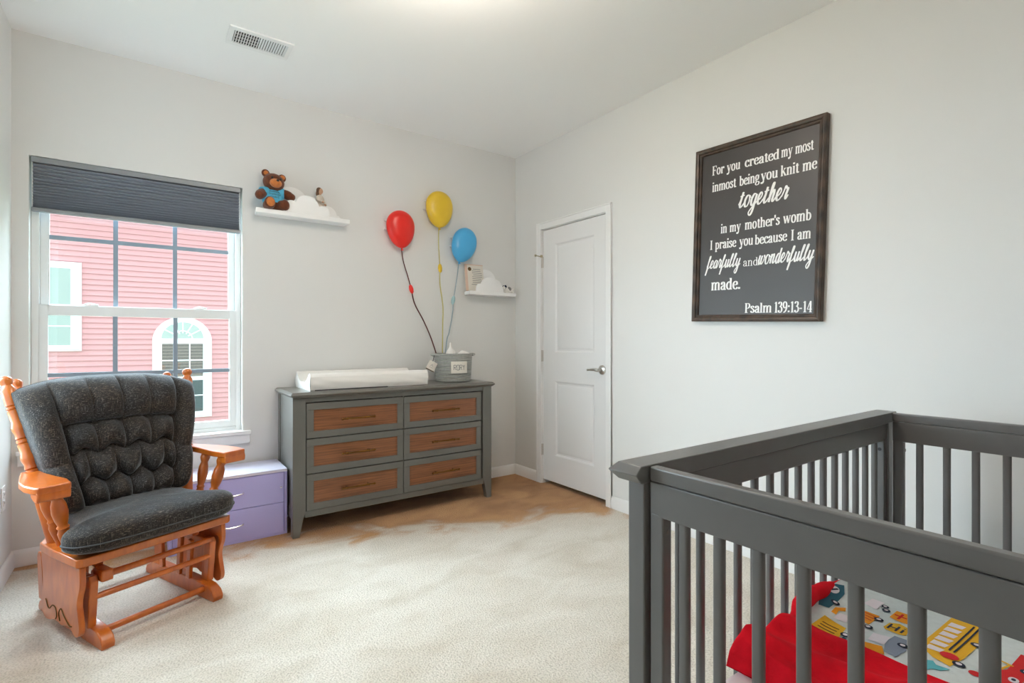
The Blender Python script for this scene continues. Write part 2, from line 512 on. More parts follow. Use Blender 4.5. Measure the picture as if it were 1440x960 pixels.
def double_hung(name, label, x0, x1, z0, z1, with_sill=True):
    w = empty_struct(name, (0, 0, 0), label, 'window')
    f = MB()
    t = 0.03
    f.box(x0, x0 + t, 0.055, 0.135, z0, z1).box(x1 - t, x1, 0.055, 0.135, z0, z1)
    f.box(x0 + t, x1 - t, 0.055, 0.135, z1 - t, z1).box(x0 + t, x1 - t, 0.055, 0.135, z0, z0 + 0.022)
    f.build('window_frame', M['vinyl'], w, bevel=0.003)
    zm = 1.345
    sash(w, 'upper_sash', x0 + t, x1 - t, zm - 0.045, z1 - t, 0.100, 0.130, 0.036, 0.04, 0.045, 1.715)
    lo = sash(w, 'lower_sash', x0 + t - 0.012, x1 - t + 0.012, z0 + 0.022, zm, 0.062, 0.094, 0.046, 0.055, 0.042, 0.968)
    for fx in (0.25, 0.78):
        xx = x0 + (x1 - x0) * fx
        m = MB().box(xx - 0.03, xx + 0.03, 0.068, 0.09, zm, zm + 0.006)
        m.tube(crom([(xx - 0.04, 0.07, zm + 0.004), (xx - 0.01, 0.068, zm + 0.014), (xx + 0.03, 0.072, zm + 0.006)], 6), 0.004, 6)
        m.build('sash_lock', M['vinyl'], lo)
    if with_sill:
        s = MB().box(x0 - 0.045, x1 + 0.045, -0.032, 0.0, 0.568, 0.59).box(x0, x1, 0.0, 0.06, 0.568, 0.5905)
        s.box(x0 - 0.04, x1 + 0.041, -0.022, 0.0, 0.512, 0.568)
        s.build('window_sill', M['trim'], w, bevel=0.003)
    return w


double_hung('window_1', 'white double-hung window with backlit grids behind the glider', WX0, WX1, WZ0, WZ1)
w2 = double_hung('window_2', 'white double-hung window in the left wall', -0.495, 0.495, WZ0, WZ1)
w2.rotation_euler = (0, 0, R(90)); w2.location = (XL, (VY0 + VY1) / 2, 0)


# pleated shade in the top of the window
sh = thing('cellular_shade', 'dark grey pleated cellular shade pulled partly down in the window', 'window shade', (0, 0, 0))
SX0, SX1 = -3.098, -2.133
MB().box(SX0, SX1, 0.004, 0.044, 2.082, 2.111).build('head_rail', M['shade_rail'], sh, bevel=0.003)
MB().box(SX0, SX1, 0.008, 0.040, 1.828, 1.848).build('bottom_rail', M['shade_rail'], sh, bevel=0.003)
pts_f, pts_b = [], []
npl = 15
zz0, zz1 = 1.848, 2.082
for k in range(npl):
    # pleats hang open near the top and lie closer together at the bottom
    a = (k / npl) ** 1.25; b = ((k + 1) / npl) ** 1.25
    za, zb = zz0 + (zz1 - zz0) * a, zz0 + (zz1 - zz0) * b
    pts_f += [(0.032, za), (0.006, (za + zb) / 2)]
pts_f.append((0.032, zz1))
prof = pts_f + [(0.038, zz1), (0.038, zz0)]
MB().prism(prof, 'x', SX0 + 0.006, SX1 - 0.006).build('pleated_cloth', M['shade'], sh, angle=20)
for _x in (SX0 + 0.002, SX1 - 0.005):
    MB().box(_x, _x + 0.003, 0.012, 0.03, 1.85, 2.082).build('shade_edge', M['white'], sh)


# door
dr = empty_struct('door_1', (0, 0, 0), 'white two-panel door with lever handle near the corner', 'door')
sy0, sy1, sz0, sz1, fx = -1.086, -0.373, 0.034, 2.045, 0.012
py0, py1 = -0.950, -0.515
pans = [(0.245, 0.835), (1.062, 1.922)]
s = MB().box(fx, fx + 0.035, sy0, py0, sz0, sz1).box(fx, fx + 0.035, py1, sy1, sz0, sz1)
s.box(fx, fx + 0.035, py0, py1, sz0, pans[0][0]).box(fx, fx + 0.035, py0, py1, pans[0][1], pans[1][0]).box(fx, fx + 0.035, py0, py1, pans[1][1], sz1)
s.box(fx + 0.02, fx + 0.034, py0, py1, sz0 + 0.1, sz1 - 0.1)
s.build('door_slab', M['door'], dr, angle=25)
for a, b in pans:
    p = MB(); frame_panel(p, py0, py1, a, b, fx, [(0, 0), (0.006, 0.002), (0.014, 0.009), (0.026, 0.010), (0.034, 0.007), (0.05, 0.003)])
    p.build('raised_panel', M['door'], dr, angle=25)
c = MB()
cas = [(0, 0), (0.009, 0.0), (0.014, 0.012), (0.016, 0.04), (0.018, 0.057), (0, 0.057)]     # (out from wall, across)
yo0, yo1, zo = DY0 - 0.045, DY1 + 0.052, 2.107
c.box(-0.016, 0, yo0, yo0 + 0.05, 0, zo).box(-0.016, 0, yo1 - 0.056, yo1, 0, zo).box(-0.016, 0, yo0 + 0.05, yo1 - 0.056, zo - 0.056, zo)
c.box(-0.020, 0, yo0, yo0 + 0.012, 0, zo).box(-0.020, 0, yo1 - 0.012, yo1, 0, zo).box(-0.0202, 0, yo0, yo1, zo - 0.012, zo + 0.0002)
c.build('door_casing', M['trim'], dr, bevel=0.003)
MB().box(0, 0.12, DY0, sy0 - 0.002, 0, DZ).box(0, 0.12, sy1 + 0.002, DY1, 0, DZ).box(0, 0.12, DY0, DY1, sz1 + 0.003, DZ).build('door_jamb', M['trim'], dr)
for zh in (0.273, 1.031, 1.79):
    h = MB().box(-0.002, 0.013, -0.3725, -0.362, zh - 0.045, zh + 0.045)
    h.lathe((-0.006, -0.366, zh - 0.046), (-0.006, -0.366, zh + 0.046), [(0, 0.0055), (1, 0.0055)], 10)
    ho = h.build('hinge', M['nickel'], dr)
st = MB().tube([(-0.006, -0.366, 1.835), (-0.05, -0.352, 1.842)], 0.004, 8)
st.lathe((-0.048, -0.352, 1.842), (-0.06, -0.348, 1.843), [(0, 0.009), (1, 0.009)], 10)
st.lathe((-0.006, -0.366, 1.828), (-0.006, -0.366, 1.848), [(0, 0.011), (1, 0.011)], 10)
st.build('hinge_pin_stop', M['brass'], dr)
lv = MB().lathe((fx, -1.030, 0.947), (fx - 0.016, -1.030, 0.947), [(0, 0.034), (0.5, 0.033), (0.9, 0.022), (1, 0.012)], 24)
lv.lathe((fx - 0.01, -1.030, 0.947), (fx - 0.05, -1.030, 0.947), [(0, 0.012), (1, 0.010)], 14)
lv.tube(crom([(fx - 0.045, -1.032, 0.947), (fx - 0.05, -0.995, 0.949), (fx - 0.046, -0.955, 0.946), (fx - 0.044, -0.925, 0.944)], 6),
        [0.012] * 5 + [0.0095] * 7 + [0.008] * 6 + [0.0095], 10)
lv.build('lever_handle', M['nickel'], dr)

# wall outlet near the corner
ol = thing('wall_outlet', 'white duplex outlet plate low on the left wall', 'outlet', (XL, -0.20, 0.40))
MB().box(0.0, 0.005, -0.036, 0.036, -0.058, 0.058).build('cover_plate', M['white'], ol, bevel=0.002)
for dz in (-0.02, 0.02):
    k = MB().box(0.004, 0.0075, -0.014, 0.014, dz - 0.014, dz + 0.014).build('socket', M['white'], ol, bevel=0.003)
    MB().box(0.0073, 0.0079, -0.007, -0.005, dz - 0.004, dz + 0.005).box(0.0073, 0.0079, 0.005, 0.007, dz - 0.004, dz + 0.005).build('slot', M['black'], k)

# ceiling register
cv = thing('ceiling_vent', 'white metal air register set in the ceiling', 'vent', (-2.12, -0.60, ZC))
f = MB().box(-0.152, 0.152, -0.092, -0.062, -0.008, 0).box(-0.152, 0.152, 0.062, 0.092, -0.008, 0)
f.box(-0.152, -0.127, -0.062, 0.062, -0.008, 0).box(0.127, 0.152, -0.062, 0.062, -0.008, 0).box(-0.004, 0.004, -0.062, 0.062, -0.008, 0)
f.build('vent_frame', M['white'], cv, bevel=0.002)
MB().box(-0.13, 0.13, -0.064, 0.064, -0.0015, -0.0005).build('duct_shade_sheet', M['dark'], cv)  # dark sheet painted for the shade inside the duct
for k in range(20):
    left = k < 10
    xx = (-0.121 if left else 0.012) + (k % 10) * 0.0122
    tilt = -40 if left else 40
    mx = Matrix.Translation((xx, 0, -0.0045)) @ Matrix.Rotation(R(tilt), 4, 'Y')
    MB().box(-0.0046, 0.0046, -0.062, 0.062, -0.0005, 0.0005, mx).build('vent_slat', M['white'], cv)
MB().box(-0.123, -0.006, -0.032, -0.030, -0.006, -0.004).box(-0.123, -0.006, 0.0, 0.002, -0.006, -0.004).box(-0.123, -0.006, 0.03, 0.032, -0.006, -0.004).build('damper_bars', M['white'], cv)

# flush ceiling lamp (its light is what brightens the ceiling at the top of the picture)
cl = thing('ceiling_light', 'round white ceiling lamp on a short stem, lit', 'ceiling light', (-1.78, -1.97, ZC))
MB().lathe((0, 0, 0), (0, 0, -0.12), [(0, 0.07), (0.15, 0.07), (0.25, 0.03), (0.35, 0.012), (1, 0.012)], 32).build('lamp_base', M['nickel'], cl)
lm, nt, N, L, b = new_mat('lamp_glass')
b.inputs['Base Color'].default_value = (0.9, 0.9, 0.9, 1)
b.inputs['Emission Color'].default_value = (1.0, 0.89, 0.77, 1)
b.inputs['Emission Strength'].default_value = LAMP_STRENGTH
MB().ell((0, 0, -0.19), (0.17, 0.17, 0.085), None, 36).build('lamp_dome', lm, cl)

# ------------------------------------------------------------------ outside: the house next door
struct(MB().box(-30, 30, 0.5, 40, -3.6, -3.4).build('ground', M['grass']), 'lawn between the houses', 'ground')
nh = thing('neighboring_house', 'red-sided house with white windows seen through the window', 'house', (0, 10.0, 0))
K = (10 + 3.588) / (6 + 3.588)
hx = lambda x6: CAMX + (x6 - CAMX) * K
hz = lambda z6: CAMZ + (z6 - CAMZ) * K
sd = MB()
lap = 0.112
prof = [(0.3, -3.4)]
z = -3.4
while z < 3.9:
    prof += [(-0.022, z), (0.0, z + lap)]
    z += lap
prof += [(0.3, z)]
sd.prism(prof, 'x', -9.0, 5.0)
sd.build('siding', M['siding'], nh, angle=20)
MB().box(-9.3, 5.3, -0.35, 0.2, z, z + 0.18).build('eave', M['ext_trim'], nh)
MB().prism([(-0.35, z + 0.18), (4.5, z + 2.9), (4.5, z + 0.18)], 'x', -9.3, 5.3).build('roof', M['roof'], nh)


def ext_window(x0, x1, z0, z1, arch, cw, panes, nmx, hbar):
    """white cased window; panes = [(z0, z1, material, blind)]"""
    xc = (x0 + x1) / 2; r = (x1 - x0) / 2
    w = MB()
    if arch:
        zs = z1 - r * 0.98
        out = [(x1, zs)] + [(xc + r * math.cos(a), zs + r * 0.98 * math.sin(a)) for a in [math.pi * k / 24 for k in range(1, 24)]] + [(x0, zs), (x0, z0), (x1, z0)]
        w.prism(out, 'y', -0.06, 0.0)
    else:
        w.box(x0, x1, -0.06, 0.0, z0, z1)
    wo = w.build('house_window', M['ext_trim'], nh)
    MB().box(x0 + 0.02, x1 - 0.02, -0.065, -0.06, z0 + 0.02, z0 + 0.03).build('sill_line', M['shade_rail'], wo)
    for a, b_, mt in panes:
        if a == 'arch':
            zs2, ra = b_
            out = [(xc + ra * math.cos(t), zs2 + ra * 0.92 * math.sin(t)) for t in [math.pi * k / 20 for k in range(21)]]
            MB().prism(out, 'y', -0.066, -0.055).build('arched_pane', mt, wo)
            fan = MB()
            for k in range(1, 6):
                t = math.pi * k / 6
                fan.box(0.3 * ra, ra, -0.072, -0.066, -0.011, 0.011, Matrix.Translation((xc, 0, zs2)) @ Matrix.Rotation(-t, 4, 'Y'))
            fan.tube([(xc + ra * 0.45 * math.cos(t), -0.069, zs2 + ra * 0.42 * math.sin(t)) for t in [math.pi * k / 16 for k in range(17)]], 0.011, 6)
            fan.build('fan_muntin', M['ext_trim'], wo)
        else:
            MB().box(x0 + cw, x1 - cw, -0.066, -0.055, a, b_).build('pane', mt, wo)
    g = MB()
    lo, hi = panes[0][0], panes[-1][1] if panes[-1][0] != 'arch' else panes[-2][1]
    for k in range(nmx):
        xx = x0 + cw + (x1 - x0 - 2 * cw) * (k + 1) / (nmx + 1)
        g.box(xx - 0.011, xx + 0.011, -0.073, -0.066, lo, hi)
    for h_ in hbar:
        g.box(x0 + cw, x1 - cw, -0.073, -0.066, h_ - 0.011, h_ + 0.011)
    if nmx or hbar:
        g.build('muntin', M['ext_trim'], wo)
    return wo


mblind, nt, N, L, b = new_mat('pane_with_blind')
tc = N.new('ShaderNodeTexCoord'); wv = N.new('ShaderNodeTexWave'); wv.bands_direction = 'Z'; wv.inputs['Scale'].default_value = 4.5
rp = N.new('ShaderNodeValToRGB'); rp.color_ramp.elements[0].color = srgb(74, 64, 58); rp.color_ramp.elements[1].color = srgb(112, 102, 92)
L.new(tc.outputs['Object'], wv.inputs['Vector']); L.new(wv.outputs['Fac'], rp.inputs['Fac']); L.new(rp.outputs['Color'], b.inputs['Base Color'])
b.inputs['Roughness'].default_value = 0.25
ax0, ax1 = hx(-2.534), hx(-1.748)
ext_window(ax0, ax1, hz(-0.065), hz(1.528), True, 0.17,
           [(hz(0.03), hz(0.527), M['ext_dark']), (hz(0.59), hz(1.108), mblind), ('arch', (hz(1.19), 0.395), M['ext_pale'])], 2, [hz(0.285), hz(0.845)])
ext_window(hx(-4.15), hx(-3.365), hz(1.009), hz(2.271), False, 0.17, [(hz(1.09), hz(1.62), M['ext_pale']), (hz(1.67), hz(2.18), M['ext_pale'])], 1, [hz(1.36)])

# ------------------------------------------------------------------ dresser
DX, DYF = -1.231, -0.44
ds = thing('dresser', 'grey six-drawer dresser with wood-fronted drawers against the back wall', 'dresser', (DX, 0, 0))
hw = 0.683
t = MB()
# top slab with a beaked edge on the front and both ends
bk = lambda e: [(-hw - 0.012 - e, DYF - 0.014 - e), (hw + 0.012 + e, DYF - 0.014 - e), (hw + 0.012 + e, -0.015), (-hw - 0.012 - e, -0.015)]
t.rings([[Vector((x, y, zz)) for x, y in bk(e)] for e, zz in ((-0.004, 0.818), (0.012, 0.832), (0.012, 0.838), (-0.002, 0.850))])
t.build('dresser_top', M['grey_top'], ds, bevel=0.002, angle=20)
b_ = MB()
for s_ in (-1, 1):
    b_.box(min(s_ * hw, s_ * (hw - 0.02)), max(s_ * hw, s_ * (hw - 0.02)), DYF + 0.05, -0.07, 0.10, 0.818)
    # recessed side panel frame
    b_.box(min(s_ * (hw + 0.004), s_ * (hw - 0.02)), max(s_ * (hw + 0.004), s_ * (hw - 0.02)), DYF + 0.05, -0.07, 0.10, 0.15)
b_.box(-hw + 0.02, hw - 0.02, -0.03, -0.02, 0.10, 0.818)
b_.box(-hw + 0.06, hw - 0.06, DYF + 0.004, DYF + 0.03, 0.788, 0.818)          # rail under the top
b_.box(-hw + 0.06, hw - 0.06, DYF + 0.004, DYF + 0.03, 0.108, 0.147)          # bottom rail
b_.box(-0.006, 0.006, DYF + 0.010, DYF + 0.03, 0.147, 0.788)
b_.box(-hw + 0.02, hw - 0.02, DYF + 0.03, -0.03, 0.11, 0.13)
b_.build('carcass', M['grey_paint'], ds, bevel=0.002)
for sx in (-1, 1):
    xa, xb = (-hw - 0.008, -hw + 0.066) if sx < 0 else (hw - 0.066, hw + 0.008)
    # front leg: a stile that tapers below the case on its inner side
    inner = xb if sx < 0 else xa
    outer = xa if sx < 0 else xb
    out = [(outer, 0.0), (outer, 0.818), (inner, 0.818), (inner, 0.15), (outer - sx * 0.058, 0.10), (outer - sx * 0.038, 0.0)]
    MB().prism(out, 'y', DYF, DYF + 0.045).build('leg', M['grey_paint'], ds, bevel=0.002)
    MB().prism([(outer - sx * 0.004, 0.0), (outer - sx * 0.004, 0.818), (inner, 0.818), (inner, 0.15), (outer - sx * 0.045, 0.0)], 'y', -0.07, -0.02).build('leg', M['grey_paint'], ds, bevel=0.002)
rows = [(0.149, 0.360), (0.366, 0.569), (0.575, 0.782)]
cols = [(-0.613, -0.0065), (0.0005, 0.600)]
for (xa, xb) in cols:
    for (za, zb) in rows:
        d = MB()
        fw = 0.040
        y0, y1 = DYF - 0.002, DYF + 0.018
        d.box(xa, xb, y0, y1, za, za + fw).box(xa, xb, y0, y1, zb - fw, zb).box(xa, xa + fw, y0, y1, za + fw, zb - fw).box(xb - fw, xb, y0, y1, za + fw, zb - fw)
        d.box(xa + 0.01, xb - 0.01, DYF + 0.012, DYF + 0.35, za + 0.01, zb - 0.01)
        do = d.build('drawer', M['grey_paint'], ds, bevel=0.0015)
        MB().box(xa + fw, xb - fw, DYF + 0.007, DYF + 0.013, za + fw, zb - fw).build('drawer_panel', M['panel_wood'], do)
        ins = MB()
        q = 0.006
        ins.box(xa + fw, xb - fw, DYF + 0.003, DYF + 0.008, za + fw, za + fw + q).box(xa + fw, xb - fw, DYF + 0.003, DYF + 0.008, zb - fw - q, zb - fw)
        ins.box(xa + fw, xa + fw + q, DYF + 0.003, DYF + 0.008, za + fw, zb - fw).box(xb - fw - q, xb - fw, DYF + 0.003, DYF + 0.008, za + fw, zb - fw)
        ins.build('panel_bead', M['panel_wood'], do)
        xm, zm = (xa + xb) / 2, (za + zb) / 2 - 0.002
        hd = MB().lathe((xm - 0.105, DYF - 0.026, zm), (xm + 0.105, DYF - 0.026, zm),
                        [(0, 0.007), (0.03, 0.0085), (0.05, 0.006), (0.16, 0.006), (0.18, 0.009), (0.2, 0.006), (0.8, 0.006), (0.82, 0.009), (0.84, 0.006), (0.95, 0.006), (0.97, 0.0085), (1, 0.007)], 12)
        for sx in (-0.068, 0.068):
            hd.tube([(xm + sx, DYF - 0.026, zm), (xm + sx, DYF + 0.009, zm)], 0.005, 10)
        hd.build('pull_handle', M['bronze'], do)

# ------------------------------------------------------------------ changing pad on the dresser
cp = thing('changing_pad', 'white contoured changing pad lying on the grey dresser top', 'changing pad', (-1.425, -0.215, 0.850))
L2, D2 = 0.388, 0.183


def pad_z(v):
    """height across the pad (v from -1 front to 1 back): two raised sides and a dished middle"""
    a = abs(v)
    return 0.045 + 0.058 * min(1, max(0, (a - 0.25) / 0.6)) ** 1.4 if a < 0.93 else 0.1025 - 0.02 * ((a - 0.93) / 0.07) ** 2


def pad_top(u, v):
    x = -L2 + 2 * L2 * u
    vv = -1 + 2 * v
    zt = pad_z(vv)
    wr = 0.0025 * math.sin(x * 60 + vv * 9) * noise.noise(Vector((x * 9, vv * 3, 1)))
    return Vector((x, vv * D2, zt + wr))


p = MB()
n1, n2 = 60, 40
p.grid(pad_top, n1, n2)
p.grid(lambda u, v: Vector((-L2 + 2 * L2 * u, (-1 + 2 * v) * (D2 - 0.008), 0.0)), 1, 1)
for vv in (-1, 1):
    def side(u, w, vv=vv):
        x = -L2 + 2 * L2 * u
        zt = pad_z(vv)
        bul = 0.006 * math.sin(math.pi * w) + 0.003 * w * (1 - w) * 4 * (noise.noise(Vector((x * 5 + w * 1.5, w * 2, 3 + vv))))
        crease = 0.0035 * math.sin(9 * (x * 2.4 + w * 0.9)) * math.exp(-((abs(x) - L2) / 0.13) ** 2) * w * (1 - w) * 4
        return Vector((x, vv * (D2 - 0.008 * (1 - w) + bul + crease), 0.002 + (zt - 0.002) * w))
    p.grid(side, 60, 12)
for sx in (-1, 1):
    p.grid(lambda u, w, sx=sx: Vector((sx * (L2 + 0.004 * math.sin(math.pi * w)), (-1 + 2 * u) * D2, pad_z(-1 + 2 * u) * w)), 40, 6)
p.build('pad_cover', M['white_cloth'], cp, angle=60)
MB().tube([(-0.36, -D2 + 0.004, 0.003), (-0.1, -D2 + 0.002, 0.004), (0.1, -D2 + 0.003, 0.003)], 0.003, 6).build('elastic_hem', M['piping'], cp)

# ------------------------------------------------------------------ stroke lettering (used on the sign, the tag, the basket label)
def ribbon(mb, pts, wfun, place, smooth=True, n=7, h=0.0012):
    """a raised painted stroke along 2D points; place(u, v, w) maps to 3D with w the height off the board"""
    P = crom([Vector((a, b)) for a, b in pts], n) if smooth else [Vector((a, b)) for a, b in pts]
    left, right = [], []
    for i, q in enumerate(P):
        a = P[max(i - 1, 0)]; b = P[min(i + 1, len(P) - 1)]
        t = (b - a)
        if t.length < 1e-9:
            t = Vector((0, 1))
        t.normalize()
        nr = Vector((-t.y, t.x)) * (wfun(t, i / max(1, len(P) - 1)) / 2)
        left.append(q + nr); right.append(q - nr)
    for i in range(len(P) - 1):
        quad = [left[i], left[i + 1], right[i + 1], right[i]]
        mb.n_quads = getattr(mb, 'n_quads', 0) + 1      # overlapping strokes never share a plane
        top = [mb.bm.verts.new(place(q.x, q.y, h + 1.2e-5 * (mb.n_quads % 60))) for q in quad]
        f = mb._f(top)
        if f:
            f.smooth = False


V_ = lambda x, a, b: ('v', [(x, a), (x, b)])
S_ = lambda a, b, y: ('s', [(a, y), (b, y)])
C_ = lambda *p: ('c', list(p))
D_ = lambda *p: ('d', list(p))                 # thick diagonal
T_ = lambda *p: ('t', list(p))                 # thin diagonal
O_ = lambda cx, rx, y0=0.0, y1=1.0: C_(*[(cx + rx * math.cos(a), (y0 + y1) / 2 + (y1 - y0) / 2 * math.sin(a)) for a in [math.pi / 2 + 2 * math.pi * k / 12 for k in range(13)]])
DOT = lambda x, y: ('o', [(x, y - 0.11), (x, y + 0.11)])
A = 1.42
arch = lambda x0, x1: [C_((x0, .72), (x0 + .15 * (x1 - x0) / .45, .92), ((x0 + x1) / 2 + .05, .97), (x1 - .02, .86), (x1, .62)), V_(x1, 0, .66), S_(x1 - .17, x1 + .17, .035)]
SER = {
    'i': (.42, [V_(.2, 0, 1), S_(.02, .2, .96), S_(.02, .38, .035), DOT(.2, 1.32)]),
    'l': (.42, [V_(.2, 0, A), S_(.02, .2, A - .04), S_(.02, .38, .035)]),
    'n': (.90, [V_(.2, 0, 1), S_(.02, .2, .96), S_(.03, .37, .035)] + arch(.2, .66)),
    'm': (1.34, [V_(.2, 0, 1), S_(.02, .2, .96), S_(.03, .37, .035)] + arch(.2, .64) + arch(.64, 1.1)),
    'h': (.90, [V_(.2, 0, A), S_(.02, .2, A - .04), S_(.03, .37, .035)] + arch(.2, .66)),
    'r': (.66, [V_(.2, 0, 1), S_(.02, .2, .96), S_(.03, .40, .035), C_((.2, .7), (.32, .92), (.48, .97), (.58, .9)), DOT(.54, .84)]),
    'u': (.90, [V_(.2, .35, 1), S_(.02, .2, .96), C_((.2, .4), (.23, .12), (.38, .03), (.55, .1), (.66, .3)), V_(.66, 0, 1), S_(.5, .66, .96), S_(.66, .84, .04)]),
    'o': (.80, [O_(.38, .28)]),
    'c': (.70, [C_((.6, .74), (.55, .92), (.4, .97), (.2, .84), (.11, .5), (.2, .16), (.4, .03), (.56, .1), (.64, .25)), DOT(.57, .78)]),
    'e': (.72, [('s', [(.14, .54), (.62, .54)]), C_((.62, .55), (.58, .86), (.4, .97), (.2, .84), (.11, .5), (.2, .16), (.42, .03), (.57, .1), (.65, .25))]),
    'a': (.78, [C_((.15, .76), (.22, .93), (.4, .97), (.52, .86), (.55, .65)), V_(.55, .12, .68), C_((.55, .14), (.6, .03), (.76, .06)), C_((.55, .56), (.3, .48), (.15, .34), (.15, .14), (.28, .03), (.42, .08), (.55, .22)), DOT(.18, .76)]),
    'd': (.86, [V_(.62, 0, A), S_(.44, .62, A - .04), S_(.62, .82, .04), C_((.62, .74), (.48, .95), (.3, .93), (.13, .68), (.13, .3), (.3, .06), (.48, .06), (.62, .24))]),
    'b': (.84, [V_(.2, .02, A), S_(.02, .2, A - .04), C_((.2, .74), (.35, .95), (.53, .92), (.69, .68), (.69, .3), (.53, .06), (.35, .04), (.2, .2))]),
    'p': (.86, [V_(.2, -.42, 1), S_(.02, .2, .96), S_(.02, .42, -.39), C_((.2, .74), (.35, .95), (.53, .92), (.69, .68), (.69, .3), (.53, .06), (.35, .04), (.2, .2))]),
    'g': (.80, [O_(.36, .23, .32, 1.0), ('s', [(.5, .9), (.76, .93)]), C_((.26, .36), (.16, .24), (.26, .12), (.5, .08), (.68, -.02), (.68, -.22), (.5, -.38), (.25, -.38), (.1, -.24), (.16, -.06), (.28, .06))]),
    'y': (.84, [D_((.16, .97), (.44, .05)), T_((.70, .97), (.40, -.1)), C_((.42, -.02), (.33, -.28), (.2, -.38), (.1, -.33)), S_(.02, .34, .965), S_(.54, .84, .965), DOT(.14, -.3)]),
    'k': (.90, [V_(.2, 0, A), S_(.02, .2, A - .04), S_(.03, .38, .035), T_((.24, .42), (.64, .95)), D_((.4, .62), (.74, .03)), S_(.5, .8, .965), S_(.58, .9, .035)]),
    'w': (1.22, [D_((.14, .97), (.36, .04)), T_((.36, .04), (.60, .95)), D_((.58, .97), (.82, .04)), T_((.82, .04), (1.06, .95)), S_(.0, .3, .965), S_(.46, .74, .965), S_(.92, 1.2, .965)]),
    't': (.54, [V_(.26, .15, 1.22), S_(.04, .5, .95), C_((.26, .18), (.3, .04), (.42, .03), (.52, .12)), T_((.08, .95), (.26, 1.22))]),
    's': (.64, [C_((.5, .74), (.44, .93), (.3, .97), (.15, .88), (.15, .72), (.3, .58), (.46, .44), (.52, .26), (.42, .08), (.27, .03), (.14, .09), (.1, .28))]),
    'F': (.92, [V_(.26, 0, A), S_(.06, .5, .035), S_(.06, .84, A - .035), S_(.26, .62, .74), T_((.84, A), (.84, 1.08)), T_((.62, .6), (.62, .88))]),
    'I': (.56, [V_(.27, 0, A), S_(.05, .49, .035), S_(.05, .49, A - .035)]),
    'P': (.92, [V_(.26, 0, A), S_(.06, .5, .035), S_(.06, .45, A - .035), C_((.3, A - .035), (.6, A - .06), (.76, 1.18), (.76, .92), (.6, .7), (.3, .66))]),
    '1': (.62, [V_(.34, 0, A), S_(.12, .56, .035), T_((.34, A), (.12, A - .2))]),
    '3': (.74, [C_((.14, 1.14), (.2, 1.34), (.36, A - .03), (.54, 1.3), (.54, 1.0), (.4, .82), (.26, .78)), C_((.28, .78), (.48, .74), (.62, .54), (.6, .24), (.42, .04), (.22, .04), (.1, .16)), DOT(.14, .2)]),
    '9': (.78, [O_(.38, .25, .6, A), C_((.63, 1.0), (.62, .6), (.5, .25), (.3, .06), (.14, .03))]),
    '4': (.80, [V_(.54, 0, A), S_(.06, .74, .38), T_((.08, .4), (.5, A)), S_(.36, .72, .03)]),
    ':': (.40, [DOT(.2, .14), DOT(.2, .82)]),
    '.': (.40, [DOT(.18, .12)]),
    '-': (.52, [('b', [(.06, .5), (.44, .5)])]),
    "'": (.30, [('v', [(.15, 1.0), (.15, A)])]),
    ' ': (.48, []),
}
# brush script: one running stroke per letter, thick on the way down
SCR = {
    't': (.50, [[(.0, .25), (.14, .7), (.24, 1.3), (.2, .9), (.14, .3), (.22, .03), (.36, .12), (.5, .35)], [(.02, .95), (.42, 1.02)]]),
    'o': (.62, [[(.42, .92), (.2, .92), (.06, .5), (.16, .06), (.36, .06), (.48, .45), (.42, .88), (.5, .74), (.64, .72)]]),
    'g': (.62, [[(.44, .9), (.22, .95), (.06, .5), (.14, .08), (.32, .12), (.46, .9), (.42, .3), (.34, -.5), (.16, -.78), (.02, -.55), (.2, -.2), (.62, .32)]]),
    'e': (.50, [[(.0, .3), (.26, .5), (.36, .8), (.24, .98), (.08, .7), (.06, .3), (.18, .03), (.36, .12), (.5, .36)]]),
    'h': (.66, [[(.0, .25), (.22, .9), (.3, 1.5), (.2, 1.45), (.12, .8), (.1, .02)], [(.1, .2), (.24, .78), (.38, .96), (.42, .7), (.38, .2), (.48, .03), (.66, .34)]]),
    'r': (.52, [[(.0, .28), (.12, .75), (.18, 1.06), (.34, .86), (.42, .84), (.34, .3), (.4, .03), (.54, .34)]]),
    'f': (.50, [[(.0, .25), (.22, .8), (.36, 1.42), (.26, 1.5), (.18, 1.0), (.12, .1), (.04, -.6), (.02, -.78), (.12, -.4), (.2, .02), (.34, .1), (.5, .34)]]),
    'a': (.62, [[(.44, .88), (.24, .95), (.06, .5), (.14, .06), (.3, .12), (.46, .92), (.42, .4), (.44, .05), (.54, .1), (.64, .34)]]),
    'u': (.66, [[(.0, .3), (.14, .95), (.1, .4), (.16, .04), (.3, .08), (.48, .95), (.44, .4), (.46, .05), (.56, .1), (.68, .34)]]),
    'l': (.44, [[(.0, .25), (.22, .9), (.34, 1.48), (.22, 1.46), (.12, .7), (.12, .12), (.22, .03), (.44, .34)]]),
    'y': (.66, [[(.0, .3), (.14, .95), (.1, .45), (.16, .12), (.3, .12), (.5, .95), (.42, .2), (.34, -.5), (.18, -.78), (.04, -.55), (.2, -.2), (.66, .32)]]),
    'w': (.86, [[(.0, .35), (.14, .95), (.1, .4), (.16, .05), (.28, .1), (.42, .9), (.38, .4), (.44, .05), (.58, .12), (.72, .6), (.68, .95), (.76, .72), (.88, .72)]]),
    'n': (.66, [[(.0, .3), (.12, .95), (.12, .6), (.08, .02)], [(.08, .2), (.22, .78), (.38, .96), (.42, .7), (.38, .2), (.48, .03), (.68, .34)]]),
    'd': (.64, [[(.42, .88), (.24, .95), (.06, .5), (.14, .06), (.3, .12), (.5, 1.48), (.44, .7), (.44, .05), (.54, .1), (.66, .34)]]),
}


